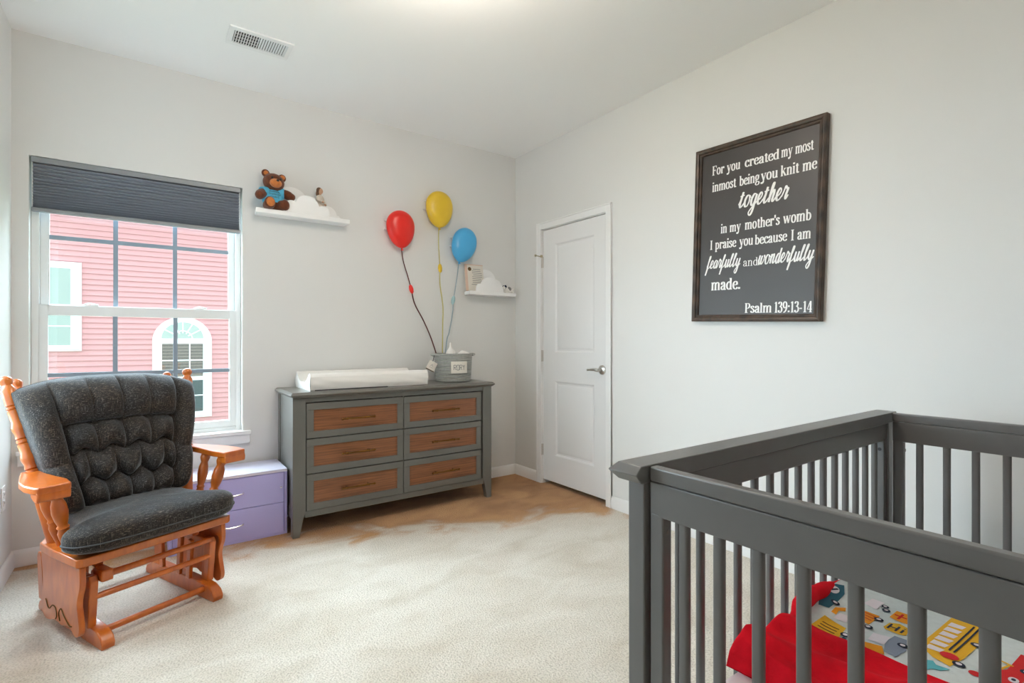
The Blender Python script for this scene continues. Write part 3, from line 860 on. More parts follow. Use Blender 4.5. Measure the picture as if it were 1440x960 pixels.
def serif_line(mb, text, x0, x1, base, xh, place, thick=0.25, thin=0.09, h=0.0012):
    adv = sum(SER[ch][0] for ch in text)
    sx = (x1 - x0) / adv
    sy = xh
    T = thick * sx * 1.0
    x = x0
    for ch in text:
        w, strokes = SER[ch]
        for kind, pts in strokes:
            P = [(x + a * sx, base + b_ * sy) for a, b_ in pts]
            if kind in ('v', 'o'):
                ribbon(mb, P, lambda t, f, k=kind: T * (1.15 if k == 'o' else 1.0), place, False, h=h)
            elif kind == 'd':
                ribbon(mb, P, lambda t, f: T * 0.95, place, False, h=h)
            elif kind == 't':
                ribbon(mb, P, lambda t, f: T * 0.45, place, False, h=h)
            elif kind == 's':
                ribbon(mb, P, lambda t, f: thin * sy, place, False, h=h)
            elif kind == 'b':
                ribbon(mb, P, lambda t, f: 0.16 * sy, place, False, h=h)
            else:
                ribbon(mb, P, lambda t, f: thin * sy + (T - thin * sy) * abs(t.y) ** 1.5, place, True, 6, h=h)
        x += w * sx


def script_line(mb, text, x0, x1, base, xh, place, slant=0.22, thick=0.2, h=0.0012):
    adv = sum(SCR[ch][0] for ch in text)
    sx = (x1 - x0) / adv
    x = x0
    for ch in text:
        w, strokes = SCR[ch]
        for pts in strokes:
            P = [(x + a * sx + (b_ - .5) * slant * sx, base + b_ * xh) for a, b_ in pts]
            ribbon(mb, P, lambda t, f: sx * thick * (0.5 + 0.5 * max(0, -t.y) + 0.08 * max(0, t.y)), place, True, 8, h=h)
        x += w * sx


def plain_line(mb, text, place, x0, x1, z, hgt, w=0.1, h=0.0004):
    """thin single-line capitals and small letters"""
    G = {'R': [[(0, 0), (0, 1), (.5, 1), (.6, .85), (.6, .65), (.5, .52), (0, .5)], [(.25, .5), (.6, 0)]],
         'O': [[(0, 0), (0, 1), (.6, 1), (.6, 0), (0, 0)]],
         'Y': [[(0, 1), (.3, .5), (.6, 1)], [(.3, .5), (.3, 0)]]}
    adv = 0.85 * len(text) - 0.25
    sx = (x1 - x0) / adv
    for i, ch in enumerate(text):
        for st_ in G[ch]:
            for a, b in zip(st_, st_[1:]):
                ribbon(mb, [(x0 + (i * .85 + a[0]) * sx, z + a[1] * hgt), (x0 + (i * .85 + b[0]) * sx, z + b[1] * hgt)], lambda t, f: w * hgt, place, False, h=h)


def text_mesh(name, text, size, mtl, parent, mx, extr=0.0003):
    cu = bpy.data.curves.new(name, 'FONT'); cu.body = text; cu.size = size; cu.extrude = extr; cu.align_x = 'CENTER'; cu.align_y = 'CENTER'
    tmp = bpy.data.objects.new('tmp', cu); COL.objects.link(tmp)
    dg = bpy.context.evaluated_depsgraph_get(); dg.update()
    me = bpy.data.meshes.new_from_object(tmp.evaluated_get(dg))
    bpy.data.objects.remove(tmp); bpy.data.curves.remove(cu)
    me.name = name; me.materials.clear(); me.materials.append(mtl); me.transform(mx)
    o = bpy.data.objects.new(name, me); COL.objects.link(o); o.parent = parent
    return o


# ------------------------------------------------------------------ framed verse on the right wall
SCY, SCZ = -2.150, 1.744
sg = thing('framed_sign', 'dark wood-framed verse sign with white lettering on the right wall', 'sign', (-0.001, SCY, SCZ), rot=(R(1.8), 0, 0))
SW, SH = 0.350, 0.489
fr = MB()
prf = [(0.0, 0.0), (0.0, 0.030), (0.012, 0.034), (0.022, 0.030), (0.023, 0.022), (0.028, 0.025), (0.036, 0.020), (0.037, 0.012)]
rings = []
for ins, hgt in prf:
    rings.append([Vector((-hgt, sy_ * (SW - ins), sz_ * (SH - ins))) for sy_, sz_ in ((-1, -1), (1, -1), (1, 1), (-1, 1))])
fr.rings(rings, cap=False)
fr.build('sign_frame', M['frame_wood'], sg, angle=20, bevel=0.0015)
MB().box(-0.014, -0.002, -SW + 0.03, SW - 0.03, -SH + 0.03, SH - 0.03).build('sign_board', M['board'], sg)
lt = MB()
put = lambda u, v, w: Vector((-0.014 - w, -u, v))          # u runs rightwards in the picture (towards -y)
uy = lambda y: -(y - SCY)
vz = lambda zz: zz - SCZ
tilt = lambda y: 0.031 * (y - SCY)                        # undo the hang of the frame for measured heights


def sl(text, ya, yb, zb, xh):
    lt = MB()
    serif_line(lt, text, uy(ya), uy(yb), zb - SCZ, xh, put)
    lt.build('lettering', M['letter'], sg, angle=20)


sl('For you', -1.898, -2.068, 2.077, 0.036)
sl('created', -2.092, -2.276, 2.077, 0.036)
sl('my most', -2.284, -2.438, 2.079, 0.037)
sl('inmost', -1.902, -2.046, 1.984, 0.037)
sl('being', -2.064, -2.176, 1.984, 0.037)
sl('you', -2.182, -2.272, 1.985, 0.037)
sl('knit me', -2.284, -2.456, 1.985, 0.038)
lt = MB(); script_line(lt, 'together', uy(-2.066), uy(-2.326), 1.866 - SCZ, 0.062, put); lt.build('lettering', M['letter'], sg)
sl('in my', -1.962, -2.080, 1.744, 0.036)
sl("mother's", -2.102, -2.288, 1.744, 0.037)
sl('womb', -2.304, -2.438, 1.744, 0.038)
sl('I praise', -1.898, -2.056, 1.660, 0.036)
sl('you', -2.074, -2.152, 1.660, 0.036)
sl('because', -2.160, -2.326, 1.658, 0.036)
sl('I am', -2.344, -2.440, 1.656, 0.037)
lt = MB(); script_line(lt, 'fearfully', uy(-1.884), uy(-2.084), 1.553 - SCZ, 0.046, put); lt.build('lettering', M['letter'], sg)
lt = MB(); serif_line(lt, 'and', uy(-2.098), uy(-2.182), 1.549 - SCZ, 0.030, put, 0.15, 0.07); lt.build('lettering', M['letter'], sg)
lt = MB(); script_line(lt, 'wonderfully', uy(-2.182), uy(-2.456), 1.551 - SCZ, 0.050, put); lt.build('lettering', M['letter'], sg)
sl('made.', -1.912, -2.090, 1.430, 0.044)
sl('Psalm', -2.114, -2.262, 1.301, 0.036)
sl('139:13-14', -2.272, -2.456, 1.300, 0.038)

# ------------------------------------------------------------------ balloon lamps
def balloon(name, colour, bx, bz, rx, rz, tip, sw, end, m, mc, ms, mid):
    b = thing('balloon_wall_lamp', name, 'wall lamp', (bx, -0.004, bz), group='balloon wall lamps above the dresser')
    h = MB()
    lean = math.atan2(tip[0] - bx, bz - tip[1])
    rr = []
    Hh = math.hypot(tip[0] - bx, bz - tip[1])
    n = 22
    for i in range(n + 1):
        a = math.pi * i / n
        zl = rz * math.cos(a) if a < math.pi / 2 else Hh * math.cos(a)
        rad = rx * math.sin(a) if a < math.pi / 2 else rx * (math.sin(a) ** 1.0) * (1 - 0.16 * (1 - math.sin(a)))
        rad = max(rad, 0.004)
        ring = []
        for k in range(28):
            th = 2 * math.pi * k / 28
            x, y = rad * math.cos(th), -0.055 + min(0.055, rad * 0.62) * math.sin(th)
            ring.append(Vector((x * math.cos(lean) - zl * math.sin(lean), y, x * math.sin(lean) + zl * math.cos(lean))))
        rr.append(ring)
    h.rings(rr)
    h.build('balloon_shade', m, b, angle=60)
    tx, tz = tip[0] - bx, tip[1] - bz
    MB().lathe((tx, -0.055, tz + 0.006), (tx + 0.004, -0.055, tz - 0.016), [(0, 0.006), (0.5, 0.004), (0.7, 0.007), (1, 0.013)], 14).build('balloon_knot', m, b)
    for a in (158, 196):
        ca, sa = math.cos(R(a)), math.sin(R(a))
        MB().box(-0.005, 0.005, -0.02, 0.004, -0.005, 0.005, Matrix.Translation(((rx - 0.004) * ca, 0, rz * 0.9 * sa))).build('wall_clip', M['white'], b)
    loc = lambda p: (p[0] - bx, -0.05, p[1] - bz)
    pa = crom([loc(tip)] + [loc(q) for q in mid[0]] + [loc(sw)], 6)
    pb = crom([loc(sw)] + [loc(q) for q in mid[1]] + [loc(end)], 6)
    MB().tube(pa, 0.0042, 6).tube(pb, 0.0048, 6).build('cord', mc, b)
    d = (Vector(loc(sw)) - Vector(pa[-3])).normalized()
    c0 = Vector(loc(sw))
    MB().lathe(c0 - d * 0.034, c0 + d * 0.034, [(0, 0.005), (0.15, 0.013), (0.5, 0.017), (0.85, 0.013), (1, 0.005)], 14).build('cord_switch', ms, b)
    return b


balloon('red balloon-shaped wall lamp with dark red cord, leftmost of three', 'red', -1.090, 2.000, 0.109, 0.112, (-1.081, 1.836), (-1.003, 1.539), (-0.765, 0.960),
        M['red'], M['cord_red'], M['red'], ([(-1.066, 1.74), (-1.030, 1.63)], [(-0.975, 1.43), (-0.90, 1.30), (-0.83, 1.15)]))
balloon('yellow balloon-shaped wall lamp with yellow cord, highest of three', 'yellow', -0.770, 2.190, 0.113, 0.118, (-0.773, 2.026), (-0.762, 1.715), (-0.742, 0.960),
        M['yellow'], M['cord_yellow'], M['yellow'], ([(-0.776, 1.93), (-0.770, 1.81)], [(-0.764, 1.60), (-0.738, 1.42), (-0.740, 1.25)]))
balloon('blue balloon-shaped wall lamp with grey-blue cord, beside the small shelf', 'blue', -0.546, 1.935, 0.108, 0.122, (-0.597, 1.780), (-0.647, 1.473), (-0.722, 0.960),
        M['blue'], M['cord_blue'], M['bead_blue'], ([(-0.606, 1.70), (-0.626, 1.58)], [(-0.655, 1.36), (-0.683, 1.22), (-0.705, 1.15)]))


# ------------------------------------------------------------------ cloud shelves
def union_outline(circles, x0, x1, z0):
    """upper outline of a row of lobes standing on z0, left to right"""
    pts = []
    n = 120
    for i in range(n + 1):
        x = x0 + (x1 - x0) * i / n
        zt = z0
        for cx, cz, r in circles:
            d = r * r - (x - cx) ** 2
            if d > 0:
                zt = max(zt, cz + math.sqrt(d))
        pts.append((x, zt))
    return [(x1, z0 - 0.002), (x0, z0 - 0.002)] + pts


def cloud_shelf(label, x0, x1, zt, back, front, bx, fxr, th=0.03, group='cloud shelves on the back wall'):
    s = thing('cloud_shelf', label, 'shelf', (0, 0, 0), group=group)
    MB().prism([(x0, -0.108), (x1, -0.108), (x1 - 0.012, -0.002), (x0 + 0.012, -0.002)], 'z', zt - th, zt).build('shelf_board', M['white'], s, bevel=0.004)
    MB().prism(union_outline(back, bx[0], bx[1], zt), 'y', -0.014, -0.002).build('cloud_back', M['white'], s, bevel=0.0015, angle=50)
    MB().prism(union_outline(front, fxr[0], fxr[1], zt), 'y', -0.106, -0.094).build('cloud_front', M['white'], s, bevel=0.0015, angle=50)
    return s


cloud_shelf('long white cloud shelf with a teddy bear and figurine on it', -2.063, -1.480, 1.981,
            [(-1.93, 2.03, 0.06), (-1.835, 2.06, 0.105), (-1.70, 2.03, 0.09), (-1.605, 2.01, 0.065), (-1.545, 1.985, 0.035)],
            [(-1.855, 2.01, 0.046), (-1.758, 2.025, 0.076), (-1.66, 2.0, 0.046)], (-1.99, -1.50), (-1.912, -1.606))
cloud_shelf('small white cloud shelf with a card on it, in the corner', -0.528, -0.070, 1.553,
            [(-0.40, 1.60, 0.06), (-0.315, 1.645, 0.10), (-0.22, 1.60, 0.07)],
            [(-0.425, 1.575, 0.04), (-0.345, 1.595, 0.074), (-0.245, 1.575, 0.045)], (-0.47, -0.14), (-0.478, -0.192))

# ------------------------------------------------------------------ teddy bear
BZ = 1.981
tb = thing('teddy_bear', 'brown teddy bear in a blue printed shirt sitting on long shelf', 'teddy bear', (-1.958, -0.060, BZ), rz=R(6))
b = MB()
tiltm = Matrix.Rotation(R(6), 3, 'Y')
hc = Vector((0.002, -0.012, 0.178))
b.ell((0, 0, 0.072), (0.056, 0.044, 0.068))
b.ell(hc, (0.064, 0.056, 0.056), tiltm)
b.ell(hc + tiltm @ Vector((-0.050, 0.012, 0.048)), (0.025, 0.014, 0.025), tiltm)
b.ell(hc + tiltm @ Vector((0.050, 0.012, 0.046)), (0.025, 0.014, 0.025), tiltm)
b.tube(crom([(-0.040, 0.0, 0.112), (-0.068, -0.018, 0.096), (-0.088, -0.042, 0.078)], 5), [0.026] * 4 + [0.029] * 5 + [0.030, 0.024], 14)
b.ell((-0.090, -0.046, 0.076), (0.027, 0.026, 0.028))
b.tube(crom([(0.036, 0.0, 0.120), (0.074, -0.010, 0.116), (0.106, -0.016, 0.104)], 5), [0.026] * 4 + [0.029] * 5 + [0.028, 0.022], 14)
b.ell((0.107, -0.016, 0.103), (0.027, 0.024, 0.025))
b.tube([(-0.028, 0, 0.03), (-0.034, -0.04, 0.030), (-0.036, -0.068, 0.032)], [0.032, 0.032, 0.032], 14)
b.ell((-0.036, -0.066, 0.036), (0.032, 0.018, 0.036))
b.tube([(0.028, 0, 0.032), (0.044, -0.036, 0.034), (0.054, -0.058, 0.034)], [0.034, 0.033, 0.030], 14)
b.ell((0.056, -0.060, 0.034), (0.028, 0.02, 0.034))
bo = b.build('bear_body', M['bear'], tb, angle=180)
rm = bo.modifiers.new('remesh', 'REMESH'); rm.mode = 'VOXEL'; rm.voxel_size = 0.004; rm.use_smooth_shade = True
mz = MB().ell(hc + tiltm @ Vector((0.0, -0.048, -0.016)), (0.036, 0.030, 0.028), tiltm).build('muzzle', M['bear_light'], tb)
MB().ell(hc + tiltm @ Vector((0.002, -0.078, -0.004)), (0.009, 0.006, 0.007), tiltm, 14).build('nose', M['black'], mz)
for sx in (-1, 1):
    MB().ell(hc + tiltm @ Vector((sx * 0.025, -0.050, 0.014)), (0.007, 0.005, 0.008), tiltm, 14).build('eye', M['black'], tb)
    MB().ell(hc + tiltm @ Vector((sx * 0.050, 0.001, 0.047)), (0.015, 0.006, 0.015), tiltm, 14).build('inner_ear', M['bear_light'], tb)
MB().ell((-0.036, -0.081, 0.036), (0.025, 0.007, 0.028), None, 20).build('paw_pad', M['bear_light'], tb)
shm = MB()


def shirt_fn(u, v):
    th = 2 * math.pi * u
    zz = 0.046 + 0.088 * v
    q = (zz - 0.072) / 0.068
    rad = math.sqrt(max(0.05, 1 - q * q)) + 0.07
    fl = 1 + 0.05 * (1 - v) * (1 + 0.4 * math.sin(6 * th))
    return Vector((0.0565 * rad * math.cos(th) * fl, 0.0455 * rad * math.sin(th) * fl, zz))


shm.grid(shirt_fn, 40, 12)
for sx in (-1, 1):
    a, c = Vector((sx * 0.034, 0.0, 0.117)), Vector((sx * 0.066, -0.012, 0.104 if sx < 0 else 0.117))
    shm.lathe(a, c, [(0, 0.030), (1, 0.033)], 18)
sho = shm.build('shirt', M['shirt'], tb, angle=60)
wrp = lambda zz: Matrix.Translation((0.006, -0.0495, zz)) @ Matrix.Rotation(R(90), 4, 'X')
tl = [('Welcome Baby', 0.114, 0.0155, -0.0465), ('Thanks and', 0.096, 0.0155, -0.0515), ('Uncle C', 0.078, 0.0155, -0.0525)]
for s_, zz, sz_, yy in tl:
    o = text_mesh('shirt_lettering', s_, sz_, M['ink'], sho, Matrix.Translation((0.0, yy, zz)) @ Matrix.Rotation(R(90), 4, 'X'))
    for v in o.data.vertices:         # wrap the print round the chest
        q = (v.co.z - 0.072) / 0.068
        rad = math.sqrt(max(0.05, 1 - q * q)) + 0.07 + 0.03
        k = max(-0.95, min(0.95, v.co.x / (0.0565 * rad * 1.02)))
        v.co.y = -0.0455 * rad * math.sqrt(1 - k * k) * 1.03 + (v.co.y - yy)

# ------------------------------------------------------------------ figurine
fg = thing('figurine', 'small cream robed woman figurine standing on the long cloud shelf', 'figurine', (-1.665, -0.055, BZ), rz=R(38))
fg.scale = (1.25, 1.15, 1.2)
f = MB()
f.lathe((0, 0, 0), (0, 0, 0.125), [(0, 0.024), (0.05, 0.025), (0.3, 0.021), (0.55, 0.019), (0.7, 0.0205), (0.85, 0.022), (0.94, 0.017), (1, 0.008)], 20)
f.ell((0, -0.008, 0.08), (0.018, 0.017, 0.018))
f.build('robe', M['resin'], fg, angle=60)
for sx in (-1, 1):
    MB().tube(crom([(sx * 0.018, 0.0, 0.113), (sx * 0.028, -0.006, 0.092), (sx * 0.016, -0.026, 0.082 if sx < 0 else 0.07)], 5), [0.0075] * 6 + [0.0065] * 4 + [0.006], 10).build('arm', M['resin'], fg)
    MB().ell((sx * 0.010, -0.028, 0.082 if sx < 0 else 0.07), (0.008, 0.005, 0.005), None, 12).build('hand', M['skin'], fg)
hd = MB().lathe((0, 0, 0.12), (0, -0.002, 0.135), [(0, 0.007), (1, 0.006)], 12)
hd.ell((0, -0.004, 0.146), (0.0125, 0.014, 0.0165), None, 20)
hd.ell((0, -0.0185, 0.144), (0.002, 0.003, 0.004), None, 8)
hd.build('head', M['skin'], fg)
MB().ell((0, 0.005, 0.151), (0.0165, 0.0155, 0.0175), None, 20).ell((0, 0.012, 0.132), (0.016, 0.010, 0.026), None, 16).build('hair', M['hair'], fg)

# ------------------------------------------------------------------ card and toy on the small shelf
cd = thing('printed_card', 'cream printed card with round emblem standing on the small shelf', 'card', (-0.440, -0.052, 1.5535), rot=(R(-9), 0, R(-3)))
MB().box(-0.085, 0.085, -0.002, 0.002, 0, 0.225).build('card_sheet', M['paper'], cd)
MB().box(-0.0855, -0.062, -0.0026, -0.0021, 0.0, 0.225).box(-0.062, 0.085, -0.0026, -0.0021, 0.217, 0.225).build('card_border', M['paper_pink'], cd)
pr = MB().lathe((-0.040, -0.0022, 0.185), (-0.040, -0.0032, 0.185), [(0, 0.016), (1, 0.016)], 20)
pr.build('round_emblem', M['p_brown'], cd)
ln = MB()
for k, (a, c) in enumerate([(-0.01, 0.06), (-0.02, 0.06), (-0.02, 0.07), (-0.01, 0.072), (-0.02, 0.07), (-0.02, 0.06), (-0.02, 0.07), (-0.02, 0.065), (-0.03, 0.05)]):
    zz = 0.186 - k * 0.016
    ln.box(a, c, -0.0027, -0.0021, zz - 0.0022, zz + 0.0022)
ln.build('print_lines', M['soft_ink'], cd)

ty = thing('toy_animal', 'small white and dark grey toy animal lying at right end of small shelf', 'toy', (-0.130, -0.060, 1.5535))
tt = MB().ell((0.005, 0, 0.027), (0.046, 0.026, 0.026)).ell((-0.030, -0.008, 0.042), (0.021, 0.020, 0.021)).ell((-0.036, -0.026, 0.035), (0.010, 0.010, 0.009), None, 14)
for p_ in ((-0.03, -0.026), (0.035, -0.026), (-0.02, 0.02), (0.04, 0.018)):
    tt.ell((p_[0], p_[1], 0.010), (0.016, 0.011, 0.010), None, 14)
tt.tube([(0.045, 0, 0.03), (0.06, -0.004, 0.034), (0.066, -0.01, 0.046)], [0.006, 0.005, 0.004], 8)
tt.build('toy_body', M['white_cloth'], ty)
for sx, yy in ((-1, -0.02), (1, 0.012)):
    MB().ell((-0.030, yy, 0.055), (0.011, 0.008, 0.014), Matrix.Rotation(R(25 * sx), 3, 'X'), 14).build('ear', M['p_navy'], ty)
MB().ell((0.012, -0.012, 0.034), (0.022, 0.016, 0.0205)).build('patch', M['soft_ink'], ty)
MB().ell((-0.040, -0.034, 0.037), (0.004, 0.003, 0.003), None, 10).build('nose', M['black'], ty)

# ------------------------------------------------------------------ rope basket on the dresser
bsk = thing('rope_basket', 'round grey coiled-rope basket with a white name label on dresser', 'basket', (-0.727, -0.200, 0.850))
prof = [(0.0, 0.118), (0.002, 0.126)]
nc = 16
for k in range(nc):
    r0 = 0.130 + 0.011 * (k / nc)
    zc = 0.008 + 0.0128 * k
    for a in (-60, -20, 20, 60):
        prof.append((zc + 0.0064 * math.sin(R(a)), r0 + 0.010 * (math.cos(R(a)) - 1) + 0.004))
top = prof[-1][0]
prof += [(top + 0.003, 0.141), (top + 0.001, 0.132), (top - 0.02, 0.130), (0.02, 0.120), (0.012, 0.0)]
MB().lathe((0, 0, 0), (0, 0, 1), prof, 48).build('basket_wall', M['rope'], bsk, angle=50)
for s_ in (-1, 1):
    hdl = [(s_ * 0.139, -0.045, top - 0.012), (s_ * 0.165, -0.034, top - 0.006), (s_ * 0.176, 0.0, top - 0.005), (s_ * 0.165, 0.034, top - 0.006), (s_ * 0.139, 0.045, top - 0.012)]
    MB().tube(crom(hdl, 6), 0.0075, 10).build('handle', M['rope'], bsk)
lb = MB()
la = R(-101)


def lab(u, v, w):
    th = la + u / 0.145
    return Vector(((0.1465 + w) * math.cos(th), (0.1465 + w) * math.sin(th), v))


lb.grid(lambda a, c: lab(-0.062 + 0.124 * a, 0.066 + 0.086 * c, 0), 16, 4)
lb.grid(lambda a, c: lab(-0.062 + 0.124 * a, 0.066 + 0.086 * c, 0.0015), 16, 4)
lbo = lb.build('name_label', M['paper'], bsk)
lx = MB()
plain_line(lx, 'RORY', lambda u, v, w: lab(u, v, w + 0.0015), -0.042, 0.040, 0.090, 0.036, 0.13)
lx.build('label_lettering', M['soft_ink'], lbo)

tg = thing('hang_tag', 'square white tag hanging by a dark string beside the basket', 'tag', (-0.912, -0.235, 1.000))
mxt = Matrix.Translation((-0.012, 0, -0.028)) @ Matrix.Rotation(R(28), 4, 'Y') @ Matrix.Rotation(R(-12), 4, 'Z')
MB().box(-0.032, 0.032, -0.001, 0.001, -0.032, 0.032, mxt).build('tag_card', M['paper'], tg)
MB().box(-0.032, 0.032, 0.0012, 0.004, -0.037, -0.030, mxt).build('tag_back_card', M['p_brown'], tg)
e = MB()
for a, c in (((-.012, -.006), (0, .012)), ((0, .012), (.012, -.006)), ((-.008, 0), (.008, 0)), ((-.015, -.014), (.015, -.014))):
    ribbon(e, [a, c], lambda t, f: 0.0018, lambda u, v, w: mxt @ Vector((u, -0.0011 - w, v)), False, h=0.0003)
e.build('tag_print', M['soft_ink'], tg)
MB().tube(crom([(-0.004, 0.0, 0.004), (0.004, 0.001, 0.03), (0.014, 0.008, 0.050), (0.030, 0.03, 0.048)], 6), 0.0022, 6).build('string', M['black'], tg)

bt = thing('bottle_teat', 'white cone-topped bottle poking out of the rope basket', 'bottle', (-0.752, -0.205, 0.866))
MB().lathe((0, 0, 0), (0, 0, 0.185), [(0, 0.028), (0.02, 0.032), (0.9, 0.032), (1, 0.033)], 24).build('bottle_body', M['white'], bt)
MB().lathe((0, 0, 0.185), (0, 0, 0.275), [(0, 0.036), (0.15, 0.036), (0.3, 0.030), (0.45, 0.019), (0.6, 0.012), (0.9, 0.010), (0.97, 0.008), (1, 0.003)], 24).build('teat', M['white_cloth'], bt)
ct = thing('folded_cloth', 'pale grey folded cloth lying in the rope basket', 'cloth', (-0.668, -0.200, 0.866))
MB().grid(lambda u, v: Vector((-0.040 + 0.090 * u, -0.060 + 0.12 * v, 0.183 + 0.018 * u * u + 0.012 * math.sin(5 * u + 3 * v) * 0.6 + 0.004 * v)), 16, 12).grid(
    lambda u, v: Vector((-0.040 + 0.090 * u, -0.060 + 0.12 * v, 0.17 + 0.02 * u * u + 0.012 * v)), 16, 12).box(-0.035, 0.045, -0.055, 0.055, 0.0, 0.175).build('cloth', M['white_cloth'], ct, angle=60)

# ------------------------------------------------------------------ lilac cabinet
pc = thing('drawer_cabinet', 'low lilac two-drawer cabinet under the window behind glider', 'cabinet', (-2.222, 0, 0))
ch = 0.296
b = MB().box(-ch, -ch + 0.016, -0.318, -0.02, 0, 0.372).box(ch - 0.016, ch, -0.318, -0.02, 0, 0.372).box(-ch, ch, -0.03, -0.02, 0, 0.372).box(-ch + 0.016, ch - 0.016, -0.318, -0.03, 0, 0.014)
b.build('carcass', M['purple'], pc, bevel=0.001)
MB().box(-ch, ch, -0.322, -0.018, 0.372, 0.389).build('cabinet_top', M['lilac'], pc, bevel=0.002)
for za, zb in ((0.014, 0.188), (0.191, 0.370)):
    do = MB().box(-ch + 0.018, ch - 0.018, -0.316, -0.04, za, zb).build('drawer', M['purple'], pc, bevel=0.0015)
    zm = za + 0.09
    MB().tube(crom([(-0.062, -0.316, zm), (-0.052, -0.335, zm), (0.0, -0.343, zm - 0.004), (0.052, -0.335, zm), (0.062, -0.316, zm)], 6), 0.0045, 10).build('bow_handle', M['chrome'], do)
    if za > 0.1:
        MB().lathe((0.262, -0.316, zm), (0.262, -0.321, zm), [(0, 0.005), (1, 0.004)], 12).build('lock', M['chrome'], do)

# ------------------------------------------------------------------ glider
gl = thing('glider_chair', 'honey oak glider chair with tufted charcoal cushions by the window', 'glider', (-2.556, -1.04, 0), rz=R(24))
O = M['oak']
for s in (-1, 1):
    # base runner with rounded toes
    pr = []
    ya, yb = -0.035, 0.56
    pr = [(ya, 0.0), (ya - 0.004, 0.02), (ya + 0.012, 0.045), (ya + 0.05, 0.062), (0.13, 0.068), (0.5, 0.068), (yb - 0.05, 0.058), (yb - 0.012, 0.04), (yb, 0.018), (yb - 0.004, 0.0)]
    MB().prism(pr, 'x', s * 0.205 - 0.022, s * 0.205 + 0.022).build('base_runner', O, gl, bevel=0.004)
    # upright posts of the base
    for yy, yt in ((0.085, 0.060), (0.50, 0.52)):
        up = [(yy - 0.03, 0.06), (yy + 0.025, 0.06), (yt + 0.024, 0.235), (yt + 0.016, 0.256), (yt - 0.012, 0.260), (yt - 0.026, 0.24)]
        MB().prism(up, 'x', s * 0.222 - 0.014, s * 0.222 + 0.014).build('base_upright', O, gl, bevel=0.004)
    MB().box(s * 0.222 - 0.013, s * 0.222 + 0.013, 0.09, 0.50, 0.222, 0.252).build('upper_base_rail', O, gl, bevel=0.003)
    # swing arms hanging the seat carriage
    for yy in (0.15, 0.235, 0.40):
        mx = Matrix.Translation((s * 0.182, yy, 0.15)) @ Matrix.Rotation(R(6 * (1 if yy < 0.3 else -1)), 4, 'X')
        MB().box(-0.008, 0.008, -0.016, 0.016, -0.085, 0.095, mx).build('swing_arm', O, gl, bevel=0.004)
    MB().box(s * 0.182 - 0.014, s * 0.182 + 0.014, 0.10, 0.46, 0.27, 0.308).build('carriage_rail', O, gl, bevel=0.003)
    # carved side panel hanging from the seat
    sp_ = [(0.022, 0.312), (0.020, 0.245), (0.038, 0.20), (0.045, 0.165), (0.034, 0.12), (0.026, 0.085), (0.036, 0.058), (0.062, 0.046), (0.088, 0.056), (0.11, 0.070), (0.15, 0.066),
           (0.19, 0.056), (0.225, 0.066), (0.26, 0.060), (0.30, 0.048), (0.34, 0.046), (0.372, 0.070), (0.380, 0.115), (0.366, 0.17), (0.368, 0.23), (0.384, 0.312)]
    sp_ = [(p.x, p.y) for p in crom(sp_, 4)]
    so = MB().prism(sp_, 'x', s * 0.262 - 0.010, s * 0.262 + 0.010).build('side_panel', O, gl, bevel=0.003)
    gv = MB()
    xo = s * 0.2725
    gv.tube([(xo, p.x, p.y) for p in crom([(0.33, 0.125), (0.30, 0.095), (0.265, 0.115), (0.235, 0.112), (0.225, 0.085), (0.235, 0.070)], 6)], 0.0022, 6)
    gv.tube([(xo, p.x, p.y) for p in crom([(0.195, 0.072), (0.205, 0.10), (0.185, 0.122), (0.155, 0.100), (0.11, 0.078), (0.088, 0.080)], 6)], 0.0022, 6)
    gv.build('carved_scroll', M['p_brown'], so)
    # arm
    out = [(0.283, 0.060), (0.291, 0.048), (0.380, 0.048), (0.389, 0.062), (0.397, 0.13), (0.388, 0.21), (0.352, 0.33), (0.33, 0.395), (0.275, 0.395), (0.282, 0.31), (0.278, 0.21), (0.272, 0.13)]
    am = MB().prism([(s * a, b_) for a, b_ in out], 'z', 0.606, 0.632)
    am.prism([(0.050, 0.578), (0.047, 0.60), (0.052, 0.618), (0.12, 0.61), (0.105, 0.588), (0.08, 0.577)], 'x', min(s * 0.2865, s * 0.3845), max(s * 0.2865, s * 0.3845))
    am.build('arm', O, gl, bevel=0.005, seg=3)
    vase = [(0, 0.011), (0.1, 0.013), (0.22, 0.019), (0.30, 0.021), (0.36, 0.016), (0.39, 0.020), (0.42, 0.015), (0.5, 0.021), (0.62, 0.0255), (0.74, 0.023), (0.82, 0.0165), (0.86, 0.021), (0.90, 0.024), (0.96, 0.021), (1, 0.015)]
    MB().lathe((s * 0.262, 0.150, 0.348), (s * 0.315, 0.112, 0.608), vase, 18).build('arm_spindle', O, gl, angle=50)
    MB().lathe((s * 0.258, 0.235, 0.348), (s * 0.312, 0.255, 0.608), [(a, r * 0.88) for a, r in vase], 18).build('arm_spindle', O, gl, angle=50)
    # turned back posts
    def post(p0, p1, k, nm):
        rg = [(0, .023), (.02, .024), (.30, .024), (.375, .024)]
        for c in (.42, .445, .60, .625, .80, .82):
            rg += [(c - .006, .024), (c, .0185), (c + .006, .024)]
            if c in (.445, .625):
                rg += [(c + .03, .0215), (c + .055, .026), (c + .075, .027), (c + .10, .022)]
        rg += [(.87, .024), (.915, .0245), (.935, .018), (.945, .015), (.955, .019), (.97, .023), (.985, .020), (.995, .011), (1, .003)]
        rg = sorted(rg)
        return MB().lathe(p0, p1, [(t_, r * k) for t_, r in rg], 20).build(nm, O, gl, angle=50)
    post((s * 0.250, 0.305, 0.340), (s * 0.349, 0.500, 1.010), 1.0, 'back_post')
    post((s * 0.205, 0.345, 0.340), (s * 0.292, 0.585, 0.992), 0.86, 'back_spindle')
